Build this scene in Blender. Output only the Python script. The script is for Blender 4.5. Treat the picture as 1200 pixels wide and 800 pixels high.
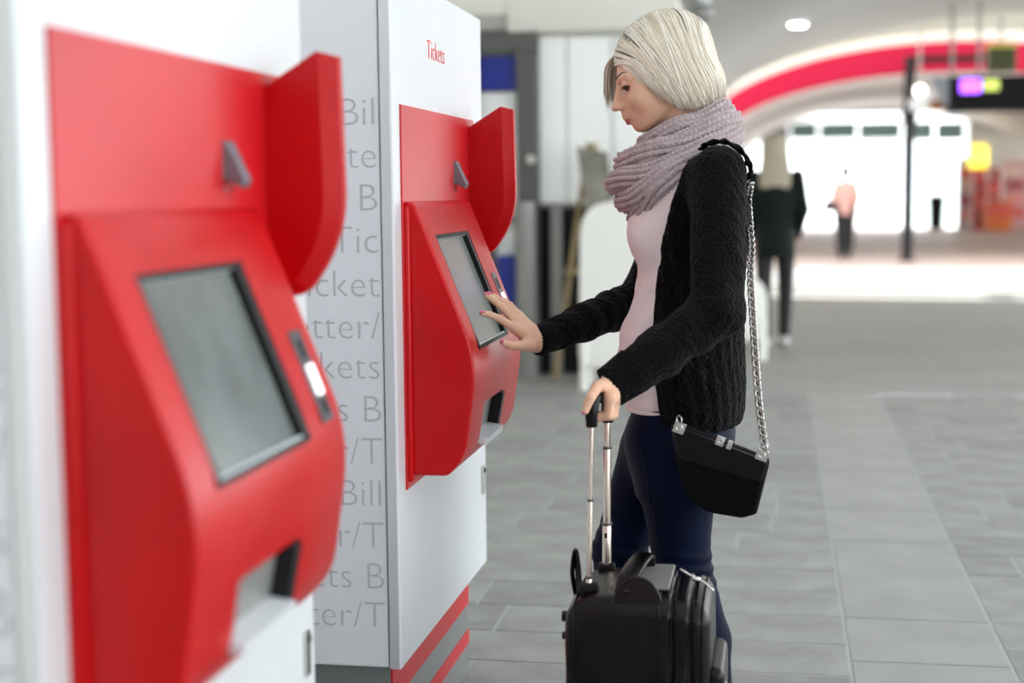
import bpy, bmesh, math, random
import numpy as np
from mathutils import Vector, Matrix

random.seed(7)
rng = np.random.default_rng(7)
scene = bpy.context.scene
for o in list(bpy.data.objects):
    bpy.data.objects.remove(o)
COL = scene.collection

# ------------------------------------------------------------------ camera
EYE = np.array([0.0, 0.0, 1.28])
FPX = 1765.75
YAW, TILT, ROLL = (math.radians(a) for a in (10.016, 5.656, -0.577))
_F = np.array([-math.sin(YAW) * math.cos(TILT), math.cos(YAW) * math.cos(TILT), -math.sin(TILT)])
_R0 = np.array([math.cos(YAW), math.sin(YAW), 0.0])
_U0 = np.cross(_R0, _F)
_R = math.cos(ROLL) * _R0 + math.sin(ROLL) * _U0
_U = -math.sin(ROLL) * _R0 + math.cos(ROLL) * _U0
cam_data = bpy.data.cameras.new('camera')
cam_data.sensor_width = 36.0
cam_data.lens = FPX * 36.0 / 1200.0
cam_data.clip_start = 0.05
cam_data.clip_end = 400
cam_data.dof.use_dof = True
cam_data.dof.focus_distance = 3.42
cam_data.dof.aperture_fstop = 1.75
cam = bpy.data.objects.new('camera', cam_data)
COL.objects.link(cam)
cam.matrix_world = Matrix(((_R[0], _U[0], -_F[0], EYE[0]), (_R[1], _U[1], -_F[1], EYE[1]),
                           (_R[2], _U[2], -_F[2], EYE[2]), (0, 0, 0, 1)))
scene.camera = cam

# ------------------------------------------------------------------ sky, sun, exposure
world = bpy.data.worlds.new('sky')
scene.world = world
world.use_nodes = True
bg = world.node_tree.nodes['Background']
bg.inputs['Color'].default_value = (0.93, 0.97, 1.0, 1)
bg.inputs['Strength'].default_value = 2.35
sun_data = bpy.data.lights.new('sun', 'SUN')
sun_data.energy = 6.0
sun_data.angle = math.radians(3)
sun_data.color = (1.0, 0.98, 0.95)
sun = bpy.data.objects.new('sun', sun_data)
COL.objects.link(sun)
sun.rotation_euler = (math.radians(-38), math.radians(5), 0)
scene.view_settings.view_transform = 'Standard'
scene.view_settings.look = 'None'
scene.view_settings.gamma = 1
scene.view_settings.use_curve_mapping = False
scene.view_settings.exposure = 0.95

# ------------------------------------------------------------------ helpers
def at(px, py, Y):
    """point of the place seen in direction (px, py) at depth Y along the concourse"""
    d = _F + (px - 600) / FPX * _R + (400 - py) / FPX * _U
    return EYE + d * (Y / d[1])

def mat(name, color, rough=0.5, metal=0.0, spec=0.5, noise=None, bump=None, sheen=0.0, emit=None, coat=0.0,
        trans=0.0, sss=0.0):
    m = bpy.data.materials.new(name)
    m.use_nodes = True
    nt = m.node_tree
    b = nt.nodes['Principled BSDF']
    b.inputs['Base Color'].default_value = (*color, 1)
    b.inputs['Roughness'].default_value = rough
    b.inputs['Metallic'].default_value = metal
    b.inputs['Specular IOR Level'].default_value = spec
    b.inputs['Coat Weight'].default_value = coat
    b.inputs['Coat Roughness'].default_value = 0.2
    b.inputs['Transmission Weight'].default_value = trans
    if sheen:
        b.inputs['Sheen Weight'].default_value = sheen
        b.inputs['Sheen Roughness'].default_value = 0.45
    if sss:
        b.inputs['Subsurface Weight'].default_value = sss
        b.inputs['Subsurface Radius'].default_value = (0.01, 0.004, 0.002)
    if emit:
        b.inputs['Emission Color'].default_value = (*emit[0], 1)
        b.inputs['Emission Strength'].default_value = emit[1]
    tc = nt.nodes.new('ShaderNodeTexCoord')
    if noise:                                     # (scale, amount[, second colour])
        n = nt.nodes.new('ShaderNodeTexNoise')
        n.inputs['Scale'].default_value = noise[0]
        n.inputs['Detail'].default_value = 5
        nt.links.new(tc.outputs['Object'], n.inputs['Vector'])
        r = nt.nodes.new('ShaderNodeValToRGB')
        c2 = noise[2] if len(noise) > 2 else tuple(c * (1 - noise[1]) for c in color)
        c1 = tuple(min(1, c * (1 + noise[1] * .5)) for c in color) if len(noise) < 3 else color
        r.color_ramp.elements[0].position = 0.3
        r.color_ramp.elements[1].position = 0.7
        r.color_ramp.elements[0].color = (*c2, 1)
        r.color_ramp.elements[1].color = (*c1, 1)
        nt.links.new(n.outputs['Fac'], r.inputs['Fac'])
        nt.links.new(r.outputs['Color'], b.inputs['Base Color'])
    if bump:                                      # (kind, scale, strength, distance)
        if bump[0] == 'voronoi':
            t = nt.nodes.new('ShaderNodeTexVoronoi'); out = t.outputs['Distance']
        elif bump[0] == 'wave':
            t = nt.nodes.new('ShaderNodeTexWave'); out = t.outputs['Fac']
            t.inputs['Distortion'].default_value = 1.5
        else:
            t = nt.nodes.new('ShaderNodeTexNoise'); out = t.outputs['Fac']
            t.inputs['Detail'].default_value = 4
        t.inputs['Scale'].default_value = bump[1]
        nt.links.new(tc.outputs['Object'], t.inputs['Vector'])
        bp = nt.nodes.new('ShaderNodeBump')
        bp.inputs['Strength'].default_value = bump[2]
        bp.inputs['Distance'].default_value = bump[3]
        nt.links.new(out, bp.inputs['Height'])
        nt.links.new(bp.outputs['Normal'], b.inputs['Normal'])
    return m

def wloc(o):
    v = Vector((0, 0, 0))
    while o is not None:
        v = v + o.location
        o = o.parent
    return np.array(v)

def thing(name, loc, label, cat, group=None):
    o = bpy.data.objects.new(name, None)
    o.empty_display_size = 0.1
    COL.objects.link(o)
    o.location = Vector([float(c) for c in loc])
    o['label'] = label
    o['category'] = cat
    if group:
        o['group'] = group
    return o

def tag(o, label, cat, group=None):
    o['label'] = label
    o['category'] = cat
    if group:
        o['group'] = group
    return o

def mobj(name, vf, m, parent=None, smooth=False, angle=None, kind=None, midx=None, label=None):
    """one mesh object from world-space vertices; origin at the parent's base or at its own foot"""
    v, f = vf
    v = np.asarray(v, float).reshape(-1, 3)
    if parent is not None:
        off = wloc(parent)
    else:
        off = np.array([(v[:, 0].min() + v[:, 0].max()) / 2, (v[:, 1].min() + v[:, 1].max()) / 2, v[:, 2].min()])
    me = bpy.data.meshes.new(name)
    me.from_pydata((v - off).tolist(), [], [list(map(int, q)) for q in f])
    for mm in (m if isinstance(m, (list, tuple)) else [m]):
        me.materials.append(mm)
    if midx is not None:
        me.polygons.foreach_set('material_index', np.asarray(midx, np.int32))
    if smooth:
        me.polygons.foreach_set('use_smooth', np.ones(len(me.polygons), bool))
        if angle:
            me.set_sharp_from_angle(angle=math.radians(angle))
    me.update()
    o = bpy.data.objects.new(name, me)
    COL.objects.link(o)
    if parent is not None:
        o.parent = parent
    else:
        o.location = Vector([float(c) for c in off])
    if kind:
        o['kind'] = kind
    if label:
        o['label'] = label
    return o

def join(*vfs):
    V, Fs, n = [], [], 0
    for v, f in vfs:
        v = np.asarray(v, float).reshape(-1, 3)
        V.append(v)
        Fs += [[int(i) + n for i in q] for q in f]
        n += len(v)
    return np.concatenate(V), Fs

def from_bm(bm):
    bm.verts.index_update()
    v = [tuple(x.co) for x in bm.verts]
    f = [[q.index for q in p.verts] for p in bm.faces]
    bm.free()
    return np.array(v), f

def box(lo, hi, bevel=0.0, seg=2):
    lo = np.array(lo, float); hi = np.array(hi, float)
    bm = bmesh.new()
    bmesh.ops.create_cube(bm, size=1.0)
    for v in bm.verts:
        v.co = Vector((lo + (np.array(v.co) + .5) * (hi - lo)).tolist())
    if bevel:
        bmesh.ops.bevel(bm, geom=bm.edges[:], offset=bevel, segments=seg, profile=.5, affect='EDGES')
    bmesh.ops.recalc_face_normals(bm, faces=bm.faces[:])
    return from_bm(bm)

def prism(poly, axis, a, b, bevel=0.0, seg=2):
    """polygon in the two other axes pushed from a to b along axis (0,1,2)"""
    bm = bmesh.new()
    def mk(t):
        r = []
        for p in poly:
            c = [0, 0, 0]
            k = [i for i in range(3) if i != axis]
            c[k[0]], c[k[1]] = p
            c[axis] = t
            r.append(bm.verts.new(c))
        return r
    A, B = mk(a), mk(b)
    n = len(poly)
    fa = bm.faces.new(A); fb = bm.faces.new(B[::-1])
    for i in range(n):
        bm.faces.new((A[i], B[i], B[(i + 1) % n], A[(i + 1) % n]))
    bmesh.ops.recalc_face_normals(bm, faces=bm.faces[:])
    if bevel:
        ed = set(fa.edges) | set(fb.edges)
        bmesh.ops.bevel(bm, geom=list(ed), offset=bevel, segments=seg, profile=.5, affect='EDGES')
    bmesh.ops.recalc_face_normals(bm, faces=bm.faces[:])
    return from_bm(bm)

def arc_pts(pts, rad, n=6):
    """polygon with its corners rounded by rad (one number or one per corner)"""
    out = []
    P = [np.array(p, float) for p in pts]
    for i, p in enumerate(P):
        r = rad[i] if isinstance(rad, (list, tuple)) else rad
        a, b = P[i - 1], P[(i + 1) % len(P)]
        if r <= 0:
            out.append(tuple(p)); continue
        u = (a - p) / np.linalg.norm(a - p); w = (b - p) / np.linalg.norm(b - p)
        for k in range(n + 1):
            t = k / n
            out.append(tuple(p + u * r * (1 - t) ** 2 + w * r * t ** 2))
    return out

def frames(P, closed=False):
    P = np.asarray(P, float)
    if closed:
        T = np.roll(P, -1, 0) - np.roll(P, 1, 0)
    else:
        T = np.gradient(P, axis=0)
    T /= np.linalg.norm(T, axis=1)[:, None] + 1e-12
    N = np.zeros_like(P)
    ref = np.array([0, 0, 1.0]) if abs(T[0][2]) < .9 else np.array([1.0, 0, 0])
    n = ref
    for i in range(len(P)):
        n = n - T[i] * (n @ T[i])
        n /= np.linalg.norm(n) + 1e-12
        N[i] = n
    return T, N, np.cross(T, N)

def tube(P, r, n=10, closed=False, flat=1.0, normals=None, cap=True):
    P = np.asarray(P, float)
    T, N, B = frames(P, closed)
    if normals is not None:
        N = np.asarray(normals, float)
        N = N - T * (N * T).sum(1)[:, None]
        N /= np.linalg.norm(N, axis=1)[:, None] + 1e-12
        B = np.cross(T, N)
    r = np.broadcast_to(np.asarray(r, float), (len(P),))
    a = np.arange(n) * 2 * math.pi / n
    V = P[:, None] + (np.cos(a)[None, :, None] * N[:, None] * flat + np.sin(a)[None, :, None] * B[:, None]) * r[:, None, None]
    V = V.reshape(-1, 3)
    F = []
    m = len(P)
    for i in range(m if closed else m - 1):
        j = (i + 1) % m
        for k in range(n):
            l = (k + 1) % n
            F.append((i * n + k, i * n + l, j * n + l, j * n + k))
    if cap and not closed:
        F.append(tuple(range(n))[::-1])
        F.append(tuple((m - 1) * n + k for k in range(n)))
    return V, F

def crom(P, n):
    """smooth curve through the points P"""
    P = np.asarray(P, float)
    t = np.linspace(0, len(P) - 1, n)
    Q = np.vstack([2 * P[0] - P[1], P, 2 * P[-1] - P[-2]])
    i = np.clip(t.astype(int), 0, len(P) - 2)
    u = (t - i)[:, None]
    p0, p1, p2, p3 = Q[i], Q[i + 1], Q[i + 2], Q[i + 3]
    return .5 * (2 * p1 + (p2 - p0) * u + (2 * p0 - 5 * p1 + 4 * p2 - p3) * u ** 2 + (3 * p1 - p0 - 3 * p2 + p3) * u ** 3)

def disc(c, nrm, r, h, n=24):
    c = np.array(c, float); nrm = np.array(nrm, float); nrm /= np.linalg.norm(nrm)
    return tube([c, c + nrm * h], r, n)

def text_vf(body, size, depth, origin, right, up, align='LEFT', thin=0.0):
    cu = bpy.data.curves.new('lettering', 'FONT')
    cu.body = body
    cu.size = size
    cu.align_x = align
    cu.extrude = depth / 2
    cu.resolution_u = 3
    cu.offset = thin
    ob = bpy.data.objects.new('lettering_tmp', cu)
    COL.objects.link(ob)
    dg = bpy.context.evaluated_depsgraph_get()
    me = bpy.data.meshes.new_from_object(ob.evaluated_get(dg))
    v = np.array([tuple(x.co) for x in me.vertices])
    f = [list(p.vertices) for p in me.polygons]
    bpy.data.objects.remove(ob); bpy.data.curves.remove(cu); bpy.data.meshes.remove(me)
    R = np.array(right, float); Uu = np.array(up, float); N = np.cross(R, Uu)
    return np.array(origin) + v[:, :1] * R + v[:, 1:2] * Uu + v[:, 2:] * N, f

def words(vf, axis, gap):
    """a lettered row taken apart into its words"""
    v, f = vf
    par = list(range(len(v)))
    def fd(x):
        while par[x] != x:
            par[x] = par[par[x]]; x = par[x]
        return x
    for q in f:
        for a in q[1:]:
            par[fd(a)] = fd(q[0])
    root = np.array([fd(i) for i in range(len(v))])
    isl = sorted((v[root == r][:, axis].min(), v[root == r][:, axis].max(), r) for r in set(root))
    groups, hi = [], None
    for a, b, r in isl:
        if hi is None or a - hi > gap:
            groups.append(set()); hi = b
        groups[-1].add(r); hi = max(hi, b)
    out = []
    for g in groups:
        keep = np.array([r in g for r in root])
        idx = np.cumsum(keep) - 1
        out.append((v[keep], [[int(idx[i]) for i in q] for q in f if keep[q[0]]]))
    return out

# ---- signed distance modelling (bodies, clothes, hands)
def smin(a, b, k):
    if k <= 0:
        return np.minimum(a, b)
    h = np.clip(.5 + .5 * (b - a) / k, 0, 1)
    return b + (a - b) * h - k * h * (1 - h)

def smax(a, b, k):
    return -smin(-a, -b, k)

def rcone(p, a, b, ra, rb):
    a = np.asarray(a, float); b = np.asarray(b, float)
    ab = b - a
    t = np.clip(((p - a) @ ab) / (ab @ ab), 0, 1)
    return np.linalg.norm(p - a - t[:, None] * ab, axis=1) - (ra + (rb - ra) * t)

def chain(p, pts, rads, k=0.004):
    d = None
    for i in range(len(pts) - 1):
        e = rcone(p, pts[i], pts[i + 1], rads[i], rads[i + 1])
        d = e if d is None else smin(d, e, k)
    return d

def ell(p, c, r, M=None):
    q = p - np.asarray(c, float)
    if M is not None:
        q = q @ np.asarray(M).T
    r = np.asarray(r, float)
    k0 = np.linalg.norm(q / r, axis=1)
    k1 = np.linalg.norm(q / (r * r), axis=1) + 1e-9
    return k0 * (k0 - 1) / k1

class ZLoft:
    """stack of ovals: rows of (y_px, x_front_px, x_back_px, half width) read at depth Y"""
    def __init__(self, rows, Y, grow=0.0, n=70, p=2.3):
        A = []
        for r in rows:
            a = at(r[1], r[0], Y); b = at(r[2], r[0], Y)
            A.append(((a[2] + b[2]) / 2, (a[0] + b[0]) / 2, (b[0] - a[0]) / 2 + grow, r[3] + grow,
                      r[4] if len(r) > 4 else Y))
        A = crom(np.array(A), n)
        A = A[np.argsort(A[:, 0])]
        self.z, self.cx, self.rx, self.ry, self.cy = A.T
        self.p = p
    def __call__(self, P):
        z = P[:, 2]
        g = lambda a: np.interp(z, self.z, a)
        rx, ry = g(self.rx), g(self.ry)
        q = ((np.abs(P[:, 0] - g(self.cx)) / rx) ** self.p + (np.abs(P[:, 1] - g(self.cy)) / ry) ** self.p) ** (1 / self.p)
        d = (q - 1) * np.minimum(rx, ry)
        return np.maximum(d, np.maximum(z - self.z[-1], self.z[0] - z))

def sdf_mesh(fn, lo, hi, r, margin=1.6):
    lo = np.array(lo, float); hi = np.array(hi, float)
    nb = np.ceil((hi - lo) / (4 * r)).astype(int) + 1
    g = [lo[i] + (np.arange(nb[i]) * 4 + 1.5) * r for i in range(3)]
    C = np.stack(np.meshgrid(*g, indexing='ij'), -1).reshape(-1, 3)
    dc = fn(C)
    act = np.abs(dc) < 4 * r * margin
    D = np.where(dc > 0, 1.0, -1.0).reshape(nb)
    D = D.repeat(4, 0).repeat(4, 1).repeat(4, 2).astype(np.float32)
    idx = np.argwhere(act.reshape(nb)) * 4
    o = np.stack(np.meshgrid(range(4), range(4), range(4), indexing='ij'), -1).reshape(-1, 3)
    pi = (idx[:, None] + o[None]).reshape(-1, 3)
    for s in range(0, len(pi), 400000):
        q = pi[s:s + 400000]
        D[q[:, 0], q[:, 1], q[:, 2]] = fn(lo + q * r)
    D[D == 0] = 1e-6
    S = D < 0
    c = np.zeros(tuple(n - 1 for n in D.shape), np.int8)
    for dx in (0, 1):
        for dy in (0, 1):
            for dz in (0, 1):
                c += S[dx:S.shape[0] - 1 + dx, dy:S.shape[1] - 1 + dy, dz:S.shape[2] - 1 + dz]
    cells = np.argwhere((c > 0) & (c < 8))
    vid = -np.ones(c.shape, np.int32)
    vid[cells[:, 0], cells[:, 1], cells[:, 2]] = np.arange(len(cells))
    acc = np.zeros((len(cells), 3)); cnt = np.zeros(len(cells))
    corners = [(a, b, d) for a in (0, 1) for b in (0, 1) for d in (0, 1)]
    for a in corners:
        for ax in range(3):
            if a[ax]:
                continue
            b = list(a); b[ax] = 1
            va = D[cells[:, 0] + a[0], cells[:, 1] + a[1], cells[:, 2] + a[2]]
            vb = D[cells[:, 0] + b[0], cells[:, 1] + b[1], cells[:, 2] + b[2]]
            m = (va < 0) != (vb < 0)
            t = np.where(m, va / (va - vb + 1e-12), 0)
            pt = np.tile(np.array(a, float), (len(cells), 1))
            pt[:, ax] = t
            acc += pt * m[:, None]; cnt += m
    V = lo + (cells + acc / cnt[:, None]) * r
    F = []
    for ax in range(3):
        u, w = (ax + 1) % 3, (ax + 2) % 3
        sl0 = [slice(None)] * 3; sl1 = [slice(None)] * 3
        sl0[ax] = slice(0, -1); sl1[ax] = slice(1, None)
        e = np.argwhere(S[tuple(sl0)] != S[tuple(sl1)])
        e = e[(e[:, u] > 0) & (e[:, w] > 0) & (e[:, u] < c.shape[u]) & (e[:, w] < c.shape[w])]
        ids = []
        for du, dw in ((-1, -1), (0, -1), (0, 0), (-1, 0)):
            q = e.copy(); q[:, u] += du; q[:, w] += dw
            ids.append(vid[q[:, 0], q[:, 1], q[:, 2]])
        Q = np.stack(ids, 1)
        flip = ~S[e[:, 0], e[:, 1], e[:, 2]]
        Q[flip] = Q[flip][:, ::-1]
        F.append(Q[(Q >= 0).all(1)])
    return V, np.concatenate(F).tolist()

def grad(fn, P, e=0.002):
    G = np.stack([fn(P + np.eye(3)[i] * e) - fn(P - np.eye(3)[i] * e) for i in range(3)], 1)
    return G / (np.linalg.norm(G, axis=1)[:, None] + 1e-9)

def snap(fn, P, off=0.0, it=6):
    P = np.array(P, float)
    for _ in range(it):
        G = grad(fn, P)
        P = P - G * np.clip(fn(P) - off, -.03, .03)[:, None]
    return P, grad(fn, P)

def cut(vf, cutters):
    """vf minus the cutters"""
    def tmp(q):
        me = bpy.data.meshes.new('t'); me.from_pydata(np.asarray(q[0]).tolist(), [], [list(map(int, x)) for x in q[1]])
        ob = bpy.data.objects.new('t', me); COL.objects.link(ob); return ob
    a = tmp(vf)
    bs = [tmp(c) for c in cutters]
    for b in bs:
        md = a.modifiers.new('b', 'BOOLEAN'); md.operation = 'DIFFERENCE'; md.object = b; md.solver = 'EXACT'
    dg = bpy.context.evaluated_depsgraph_get()
    me = bpy.data.meshes.new_from_object(a.evaluated_get(dg))
    v = np.array([tuple(x.co) for x in me.vertices]); f = [list(p.vertices) for p in me.polygons]
    for ob in [a] + bs:
        bpy.data.objects.remove(ob)
    return v, f

# ------------------------------------------------------------------ materials of the place
M = {}
M['paver'] = mat('grey_stone', (.30, .30, .28), .55, noise=(5, .25), bump=('noise', 60, .25, .004))
M['paver_dark'] = mat('dark_grey_stone', (.265, .265, .25), .55, noise=(7, .25), bump=('noise', 60, .25, .004))
M['paver_pale'] = mat('pale_grey_stone', (.335, .335, .315), .5, noise=(4, .15), bump=('noise', 80, .2, .003))
M['joint'] = mat('pale_mortar', (.40, .40, .38), .8)
M['white_metal'] = mat('white_powder_coat', (.68, .71, .73), .32, spec=.5, noise=(1.5, .04))
M['silver'] = mat('brushed_silver', (.80, .81, .85), .4, metal=.25, noise=(3, .08), bump=('noise', 300, .05, .001))
M['edge_metal'] = mat('pale_edge_metal', (.74, .75, .78), .35, metal=.6)
M['red'] = mat('red_enamel', (.52, .0, .003), .34, spec=.28, coat=.08, noise=(6, .12), bump=('noise', 25, .04, .003))
M['red_panel'] = mat('red_panel_enamel', (.56, .004, .010), .4, spec=.35, coat=.15, noise=(4, .12))
M['black'] = mat('black_plastic', (.012, .012, .013), .5, spec=.2)
M['screen'] = mat('dark_screen_glass', (.07, .085, .085), .2, spec=.45, noise=(9, .5), emit=((.55, .62, .60), .10))
M['screen_edge'] = mat('pale_screen_edge', (.55, .62, .62), .3)
M['dark_grey'] = mat('dark_grey_metal', (.09, .09, .10), .4, metal=.4)
M['hook_grey'] = mat('grey_hook_metal', (.20, .21, .24), .4, metal=.4)
M['chrome'] = mat('chrome', (.72, .70, .68), .18, metal=1.0)
M['led'] = mat('white_lit_slot', (.9, .9, .9), .4, emit=((1, 1, 1), .6))
M['plinth'] = mat('grey_plinth_metal', (.25, .26, .26), .45, metal=.5)
M['grey_ink'] = mat('grey_lettering', (.47, .48, .51), .45, metal=.1)
M['red_ink'] = mat('red_lettering', (.75, .05, .04), .5)
M['wall'] = mat('off_white_plaster', (.70, .69, .63), .7, noise=(1, .06))
M['vault'] = mat('grey_vault_plaster', (.38, .38, .37), .6, noise=(.6, .08))
M['white_vault'] = mat('white_vault_plaster', (.82, .80, .78), .6)
M['fascia'] = mat('crimson_fascia', (.42, .006, .04), .6, spec=.2)
M['brown_floor'] = mat('brown_pink_stone', (.44, .34, .30), .55, spec=.35, noise=(1.2, .15))
M['door_grey'] = mat('grey_door_frame', (.105, .105, .10), .45, metal=.2)
M['pale_panel'] = mat('pale_glazed_panel', (.95, .96, .95), .4)
M['blue'] = mat('blue_sign', (.004, .02, .28), .4)
M['steel_grey'] = mat('steel_grey', (.30, .30, .29), .4, metal=.4)
M['near_black'] = mat('near_black_panel', (.012, .012, .013), .7, spec=.12)
M['wood'] = mat('pale_wood', (.36, .27, .14), .55, noise=(8, .2))
M['white_board'] = mat('white_board', (.86, .85, .81), .45)
M['far_glass'] = mat('green_tinted_glass', (.22, .36, .34), .3, spec=.4)

def struct(name, vf, m, parent=None, smooth=False):
    o = mobj(name, vf, m, parent, smooth=smooth)
    if parent is None:
        o['kind'] = 'structure'
    return o

# ------------------------------------------------------------------ floor
TX0, TX1, TY0, TY1 = -2.6, 2.7, 3.4, 9.6
def quad(x0, x1, y0, y1, z):
    return np.array([(x0, y0, z), (x1, y0, z), (x1, y1, z), (x0, y1, z)]), [(0, 1, 2, 3)]
fm = bpy.data.materials.new('grey_paver_courses'); fm.use_nodes = True
nt = fm.node_tree; bs = nt.nodes['Principled BSDF']; bs.inputs['Roughness'].default_value = .6
tc = nt.nodes.new('ShaderNodeTexCoord'); br = nt.nodes.new('ShaderNodeTexBrick')
br.inputs['Scale'].default_value = 1.0; br.inputs['Brick Width'].default_value = .56; br.inputs['Row Height'].default_value = .28
br.inputs['Mortar Size'].default_value = .006
br.inputs['Color1'].default_value = (.28, .28, .26, 1); br.inputs['Color2'].default_value = (.32, .32, .30, 1)
br.inputs['Mortar'].default_value = (.36, .36, .345, 1)
nt.links.new(tc.outputs['Object'], br.inputs['Vector']); nt.links.new(br.outputs['Color'], bs.inputs['Base Color'])
zg = -.0025
fl = join(quad(-9, TX0, -6, 25, 0), quad(TX1, 14, -6, 25, 0), quad(-9, 14, -30, -6, 0), quad(TX0, TX1, -6, TY0, 0), quad(TX0, TX1, TY1, 25, 0),
          quad(TX0, TX1, TY0, TY1, zg))
floor = mobj('floor', fl, [fm, M['joint']], kind='structure', midx=[0, 0, 0, 0, 0, 1])
rows_y = TY0 + np.arange(22) * (TY1 - TY0) / 22
sx0, sx1 = .203, .628
mesh_cache = {}
def paver(x0, x1, y0, y1, m, h):
    g = .005
    if abs(y1 - TY1) < .01: y1 = TY1 + .0049
    if abs(y0 - TY0) < .001: y0 = TY0 - .0049
    if abs(x0 - TX0) < .001: x0 = TX0 - .0049
    if abs(x1 - TX1) < .001: x1 = TX1 + .0049
    w, l = round(x1 - x0 - 2 * g, 3), round(y1 - y0 - 2 * g, 3)
    key = (w, l, m.name)
    if key not in mesh_cache:
        v, f = box((-w / 2, -l / 2, zg), (w / 2, l / 2, 0), .0012, 1)
        me = bpy.data.meshes.new('paver'); me.from_pydata(v.tolist(), [], f); me.materials.append(m)
        mesh_cache[key] = me
    o = bpy.data.objects.new('paver', mesh_cache[key]); COL.objects.link(o)
    o.parent = floor
    o.location = Vector(((x0 + x1) / 2, (y0 + y1) / 2, h)) - floor.location
y = TY0
lens = [.70, .425, 1.02, .56, .85, .70, 1.13, .815]
i = 0
while y < TY1 - .05:                                     # the paler strip of long slabs
    y2 = min(TY1, y + lens[i % len(lens)]); paver(sx0, sx1, y, y2, M['paver_pale'], 0); y = y2; i += 1
for r, y0 in enumerate(rows_y):
    y1 = y0 + (TY1 - TY0) / 22
    for side, (a, b) in enumerate(((TX0, sx0), (sx1, TX1))):
        xs = [a]
        x = a + random.choice((.18, .3, .42, .5))
        while x < b - .15:
            xs.append(x); x += random.choice((.425, .5, .56, .62))
        xs.append(b)
        for q in range(len(xs) - 1):
            paver(round(xs[q], 3), round(xs[q + 1], 3), y0, y1, random.choice((M['paver'], M['paver'], M['paver_dark'])), random.choice((0, -.0006, -.0012)))
struct('floor_far_hall', quad(-9, 14, 25, 52, 0), M['brown_floor'])
struct('ground', quad(-60, 90, 52, 200, -.02), mat('pale_forecourt', (.6, .6, .58), .7))
struct('ground_side', quad(14, 60, -30, 52, -.02), mat('pale_side_street', (.6, .6, .58), .7))

# ------------------------------------------------------------------ walls and vaults
def ell_prof(cx, a, z0, h, t0, t1, n=40):
    return [(cx - a * math.cos(t), z0 + h * math.sin(t)) for t in np.linspace(t0, t1, n)]
def vault(prof, y0, y1, th, prof2=None):
    n = len(prof)
    V, F = [], []
    for (yy, dz) in ((y0, 0), (y1, 0), (y1, th), (y0, th)):
        V += [(x, yy, z + dz) for x, z in (prof2 if prof2 and yy == y1 else prof)]
    for k in range(4):
        l = (k + 1) % 4
        for i in range(n - 1):
            F.append((k * n + i, k * n + i + 1, l * n + i + 1, l * n + i))
    F.append((0, n, 2 * n, 3 * n)); F.append((n - 1, 4 * n - 1, 3 * n - 1, 2 * n - 1))
    return np.array(V), F
near_prof = [(-9, 2.5), (-1.0, 2.5)] + ell_prof(3.4, 4.25, 2.22, 1.28, .30, math.pi / 2) + [(6.2, 3.5)]
struct('ceiling', vault(near_prof, 10.5, 20.4, .25), M['vault'], smooth=True)
struct('trim_3', prism([(-3, 2.5)] + near_prof[1:] + [(6.2, 3.85), (-3, 3.85)], 1, 10.415, 10.5), M['wall'])
# roof of the near hall: solid borders round a grid of frosted rooflights
struct('ceiling_near', box((-9, -6, 3.6), (-.9, 10.5, 3.8)), M['white_vault'])
struct('ceiling_near_border', box((4.9, -6, 3.6), (6.2, 10.4, 3.8)), M['white_vault'])
frost = bpy.data.materials.new('frosted_roof_glass'); frost.use_nodes = True
_n = frost.node_tree; _t = _n.nodes.new('ShaderNodeBsdfTranslucent'); _t.inputs['Color'].default_value = (.42, .435, .445, 1)
_n.links.new(_t.outputs['BSDF'], _n.nodes['Material Output'].inputs['Surface'])
rl = struct('window_2', box((-.9, -6, 3.6), (4.9, -5.6, 3.8)), M['white_vault'])
for i in range(4):
    for j in range(8):
        mobj('roof_pane', box((-.9 + 1.45 * i + .05, -5.6 + 2 * j + .05, 3.70), (-.9 + 1.45 * (i + 1) - .05, -5.6 + 2 * (j + 1) - .05, 3.71)), frost, rl)
for i in range(5):
    x = -.9 + 1.45 * i
    mobj('roof_bar', box((x - .05, -5.6, 3.62), (x + .05, 10.4, 3.8)), M['white_metal'], rl)
for j in range(9):
    mobj('roof_bar', box((-.9, -5.6 + 2 * j - .05, 3.63), (4.9, -5.6 + 2 * j + .05, 3.79)), M['white_metal'], rl)
def far_prof(h): return ell_prof(3.10, 4.17, 2.09, h, .02, math.pi / 2 + .9) + [(7.0, 2.09 + h * .45), (14, 2.09 + h * .45)]
struct('ceiling_far_hall', vault(far_prof(1.263), 28.4, 51.5, .3, far_prof(1.80)), M['white_vault'], smooth=True)
inner = ell_prof(3.10, 4.17, 2.09, 1.263, .04, math.pi - .04, 60)
outer = ell_prof(3.10, 4.62, 2.09, 1.78, .0, math.pi - .0, 60)
struct('trim_1', prism(inner + outer[::-1], 1, 28.1, 28.4), M['fascia'])
struct('wall_spandrel', prism([(-3, 2.1)] + outer + [(9.5, 2.1), (9.5, 4.6), (-3, 4.6)], 1, 28.2, 28.42), mat('cream_plaster', (.66, .63, .54), .7))
M['cream_rib'] = mat('cream_rib_plaster', (.36, .34, .29), .7)
for k in range(6):                                     # arched ribs over the roof opening
    u = k / 5
    cx_, aw, zz, hh = 3.4 - .3 * u, 4.25 + .37 * u, 2.22 - .10 * u, 1.34 + .46 * u
    struct('trim_%d' % (k + 10), prism(ell_prof(cx_, aw, zz, hh, .1, math.pi - .1, 44) + ell_prof(cx_, aw + .6, zz, hh + .75, .1, math.pi - .1, 44)[::-1], 1, 20.7 + 1.2 * k, 20.82 + 1.2 * k), M['cream_rib'])
struct('wall_left', box((-1.6, -6, 0), (-1.45, 4.3, 2.6)), M['wall'])
struct('wall_left_recess', box((-2.75, 4.3, 0), (-2.6, 10.5, 2.6)), M['wall'])
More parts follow.
